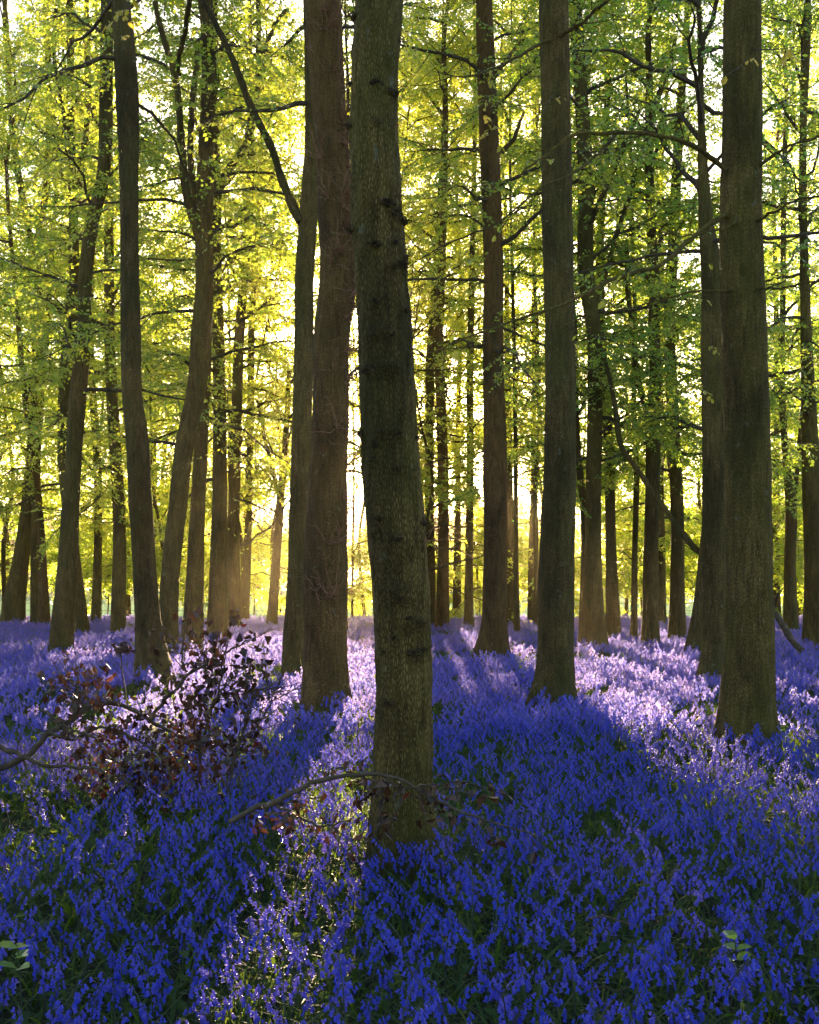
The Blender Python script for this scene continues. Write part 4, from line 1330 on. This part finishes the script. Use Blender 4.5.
D2 = 5.8
base2 = tuple(float(v) for v in (W(340, 800, D2)[0], D2, 0.0))
e = tag(empty('fallen_branch', base2), 'thin arching dead branch lying across the foot of the burred middle trunk', 'branch', 'fallen branches in the bluebells')
allp = []
for p, dd in [([(232, 822, 5), (246, 815, 5), (262, 808, 5), (282, 802, 5), (305, 792, 5), (327, 782, 4.6), (345, 778, 4.4), (363, 778, 4), (385, 779, 3.6), (403, 782, 3.4), (418, 786, 3.2), (436, 794, 3), (455, 805, 2.8), (472, 813, 2.6), (492, 820, 2.2), (512, 827, 2), (548, 845, 1.4)], -0.15),
              ([(363, 778, 2.4), (380, 777, 2.2), (400, 781, 2), (430, 779, 1.6), (465, 783, 1.2)], -0.15),
              ([(385, 779, 2), (388, 795, 1.8), (392, 812, 1.4), (393, 822, 1)], -0.1),
              ([(275, 803, 3), (290, 810, 2.6), (310, 818, 2.2), (335, 822, 1.6), (352, 818, 1)], -0.2),
              ([(316, 787, 2.4), (322, 780, 2), (332, 772, 1.6), (350, 768, 1)], 0.1),
              ([(440, 796, 2), (452, 790, 1.6), (470, 790, 1.2), (488, 796, 1)], 0.1)]:
    mb = MB()
    c = limb_mesh(mb, [(x_, y_, w_ * 1.05) for x_, y_, w_ in p], D2, dd, rg, 30, 8)
    Q, _ = branches_from(c[None, :, :3], 6, 0.1, lambda t, g: 0.05 + 0.13 * g.random(len(t)), (0.4, 1.2), 0.25, 5, rg)
    tubes(mb, Q, np.broadcast_to(np.array([.0024, .002, .0018, .0014, .001]), Q.shape[:2]), 4)
    mb.build('bough', [M_DEADWOOD], e, base2)
    allp.append(Q[:, -1])
    allp.append(Q[:, 2])
mb = MB()
dead_leaves(mb, np.concatenate(allp), rg, 0.02, 2, 0.05, 0)
dead_leaves(mb, np.array([W(x_, y_, D2 - 0.12) for x_, y_ in [(372, 790), (380, 795), (362, 800), (255, 820), (290, 815), (262, 812), (440, 806), (450, 818), (495, 840), (280, 822), (425, 795), (300, 800), (366, 786)]]), rg, 0.022, 9, 0.05, 0)
mb.build('dead_leaves', [M_DEADLEAF], e, base2, smooth=False)

# slanting dead branch at the right, leaning in the flowers
D3 = 22.5
b3 = W(808, 660, D3)
base3 = (float(b3[0]), D3, 0.0)
e = tag(empty('dead_branch', base3), 'bare dead branch slanting down to the flowers right of the thick straight trunk', 'branch', 'fallen branches in the bluebells')
for p, dd in [([(742, 596, 6), (760, 602, 6), (774, 612, 6.5), (784, 626, 6.5), (795, 643, 6.5), (803, 652, 6), (812, 664, 5)], -1.6), ([(774, 612, 3), (776, 600, 2.4), (783, 590, 1.6)], -1.0)]:
    mb = MB()
    limb_mesh(mb, p, D3 + 1.4, dd, rg, 24, 8)
    mb.build('bough', [M_DEADWOOD], e, base3)
# low dark log at the right edge
D4 = 17.5
pl = [W(x_, 681 + s_, D4) for x_, s_ in [(776, 2), (790, 0), (806, -2), (822, -2), (850, -1)]]
c = catmull(np.array(pl), 30)
c[:, 2] = 0.17 + 0.01 * np.sin(np.arange(30))
mb = MB()
rr = 0.085 * (1 + 0.12 * rg.normal(0, 1, 30).clip(-1, 1))
rr[0] = rr[-1] = 0.01
tubes(mb, c[None], rr[None], 14)
o = mb.build('fallen_log', [M_BARK_GREEN], None, (float(c[10, 0]), D4, 0.1))
tag(o, 'low dark mossy log lying in the flowers at the right edge', 'log')

# dried flower head of last year on its stalk
D5 = depth(702) * 0.98
t5 = W(125, 706, D5)
base5 = (float(t5[0]), D5, 0.0)
e = tag(empty('dried_flower', base5), 'tall dried brown flower head standing up before the kinked trunk', 'dead flower')
mb = MB()
p = catmull(np.array([[t5[0] + 0.01, D5, -0.02], W(125, 690, D5), W(122, 670, D5), W(121, 652, D5)]), 14)
tubes(mb, p[None], np.linspace(0.012, 0.007, 14)[None], 6)
mb.build('stalk', [M_TWIG], e, base5)
mb = MB()
hd = W(121, 649, D5)
dead_leaves(mb, hd[None] + rg.normal(0, 1, (30, 3)) * np.array([0.055, 0.05, 0.03]), rg, 0.015, 5, 0.045, 0)
tubes(mb, np.stack([np.repeat(p[-1][None], 12, 0), hd[None] + rg.normal(0, 0.06, (12, 3))], 1), np.full((12, 2), 0.003), 4, 1)
mb.build('flower_head', [M_DEADLEAF, M_TWIG], e, base5, smooth=False)

# small fallen twigs showing in the foreground
for (a_, b_, lab) in [((588, 919), (632, 925), 'pale bare twig caught on the flowers below the lone dark brown trunk'), ((590, 990), (634, 984), 'pale bare twig lowest in the flowers near the bottom edge')]:
    P = np.array([W(a_[0], a_[1], 4.15), W((a_[0] + a_[0] + b_[0]) / 3, a_[1] - 3, 4.1), W((a_[0] + b_[0] * 2) / 3, a_[1] + 1, 4.12), W(b_[0], b_[1], 4.1)])
    c = catmull(P, 16)
    mb = MB()
    tubes(mb, c[None], np.linspace(0.005, 0.002, 16)[None], 6)
    Q, _ = branches_from(c[None], 3, 0.3, lambda t, g: 0.03 + 0.05 * g.random(len(t)), (0.4, 1.0), 0.1, 4, rg)
    tubes(mb, Q, np.broadcast_to(np.array([.002, .0018, .0014, .001]), Q.shape[:2]), 4)
    tag(mb.build('fallen_twig', [M_DEADWOOD], None, tuple(c[8])), lab, 'twig', 'small twigs in the foreground flowers')

# broad-leaved seedlings in the foreground
for (px_, py_, d_, lab, big) in [(735, 940, 4.3, 'small seedling with paired yellow green leaves in the right foreground', 0.07), (18, 948, 4.0, 'pale broad leaved seedling at the left edge of the foreground', 0.075)]:
    top = W(px_, py_, d_)
    e = tag(empty('seedling', (top[0], top[1], 0.0)), lab, 'plant', 'seedlings among the foreground flowers')
    mb = MB()
    c = catmull(np.array([[top[0], top[1] + .02, -0.02], [top[0] + .01, top[1], top[2] * 0.5], top]), 8)
    tubes(mb, c[None], np.linspace(0.004, 0.002, 8)[None], 5)
    mb.build('stem', [M_STALK], e, tuple(e.location))
    mb = MB()
    n = 6
    a = np.arange(n) * 2.1 + rg.random() * 3
    D = unit(np.stack([np.cos(a), np.sin(a), rg.normal(0.15, 0.15, n)], 1))
    B = np.repeat(top[None], n, 0) - np.array([0, 0, 1.0])[None] * (np.arange(n) // 2 * 0.035)[:, None]
    leaves(mb, B, D, unit(np.array([0, -0.3, 1.0]) + rg.normal(0, 0.2, (n, 3))), big * rg.uniform(0.8, 1.1, n), 0.36, 0, np.full(n, 0.2), True)
    mb.build('leaves', [M_LEAF], e, tuple(e.location), smooth=False)

# ------------------------------------------------------------------ haze
HAZE = 0.00027
if HAZE > 0:
    m, nt, out = new_mat('woodland_haze')
    pv = N(nt, 'ShaderNodeVolumePrincipled')
    pv.inputs['Color'].default_value = (1.0, 0.84, 0.55, 1)
    pv.inputs['Density'].default_value = HAZE
    pv.inputs['Anisotropy'].default_value = 0.78
    nt.links.new(pv.outputs[0], out.inputs['Volume'])
    mb = MB()
    x0, x1, y0, y1, z0, z1 = -610, 610, -610, 910, -1.2, 20.5
    V = np.array([[x, y, z] for z in (z0, z1) for y in (y0, y1) for x in (x0, x1)], dtype=float)
    mb.add(V, np.array([[0, 2, 3, 1], [4, 5, 7, 6], [0, 1, 5, 4], [2, 6, 7, 3], [0, 4, 6, 2], [1, 3, 7, 5]]))
    tag(mb.build('haze', [m], smooth=False), 'faint golden haze hanging in the sunlit wood', 'haze', kind='stuff')

# ------------------------------------------------------------------ light, sky, camera
w = bpy.data.worlds.new('World')
SC.world = w
w.use_nodes = True
nt = w.node_tree
nt.nodes.clear()
sky = nt.nodes.new('ShaderNodeTexSky')
sky.sky_type = 'NISHITA'
sky.sun_disc = False
sky.sun_elevation = SUN_EL
sky.sun_rotation = SUN_AZ
sky.dust_density = 2.0
sky.ozone_density = 2.0
bg = nt.nodes.new('ShaderNodeBackground')
bg.inputs['Strength'].default_value = 0.055
wo = nt.nodes.new('ShaderNodeOutputWorld')
nt.links.new(sky.outputs[0], bg.inputs['Color'])
nt.links.new(bg.outputs[0], wo.inputs['Surface'])

sun = bpy.data.lights.new('sun', 'SUN')
sun.energy = 5.0
sun.angle = R(0.5)
sun.color = (1.0, 0.73, 0.42)
so = bpy.data.objects.new('sun', sun)
so.rotation_euler = Vector(-SUNV).to_track_quat('-Z', 'Y').to_euler()
so.location = (0, 60, 30)
C.objects.link(so)

cam = bpy.data.cameras.new('camera')
cam.sensor_fit = 'HORIZONTAL'
cam.sensor_width = 24.0
cam.lens = 24.0 * F / 819.0
cam.shift_y = (HY - 512) / 819.0
cam.clip_start = 0.05
cam.clip_end = 3000
co = bpy.data.objects.new('camera', cam)
co.location = (0, 0, CAMZ)
co.rotation_euler = (R(90), 0, 0)
C.objects.link(co)
SC.camera = co

SC.view_settings.view_transform = 'Standard'
SC.view_settings.look = 'None'
SC.view_settings.exposure = 2.92
SC.view_settings.gamma = 1
SC.view_settings.use_curve_mapping = False
cy = SC.cycles
cy.use_denoising = True
cy.denoiser = 'OPENIMAGEDENOISE'
cy.max_bounces = 9
cy.diffuse_bounces = 4
cy.glossy_bounces = 2
cy.transmission_bounces = 7
cy.volume_bounces = 0
cy.transparent_max_bounces = 4
cy.sample_clamp_indirect = 6.0
cy.use_adaptive_sampling = True
cy.adaptive_threshold = 0.015
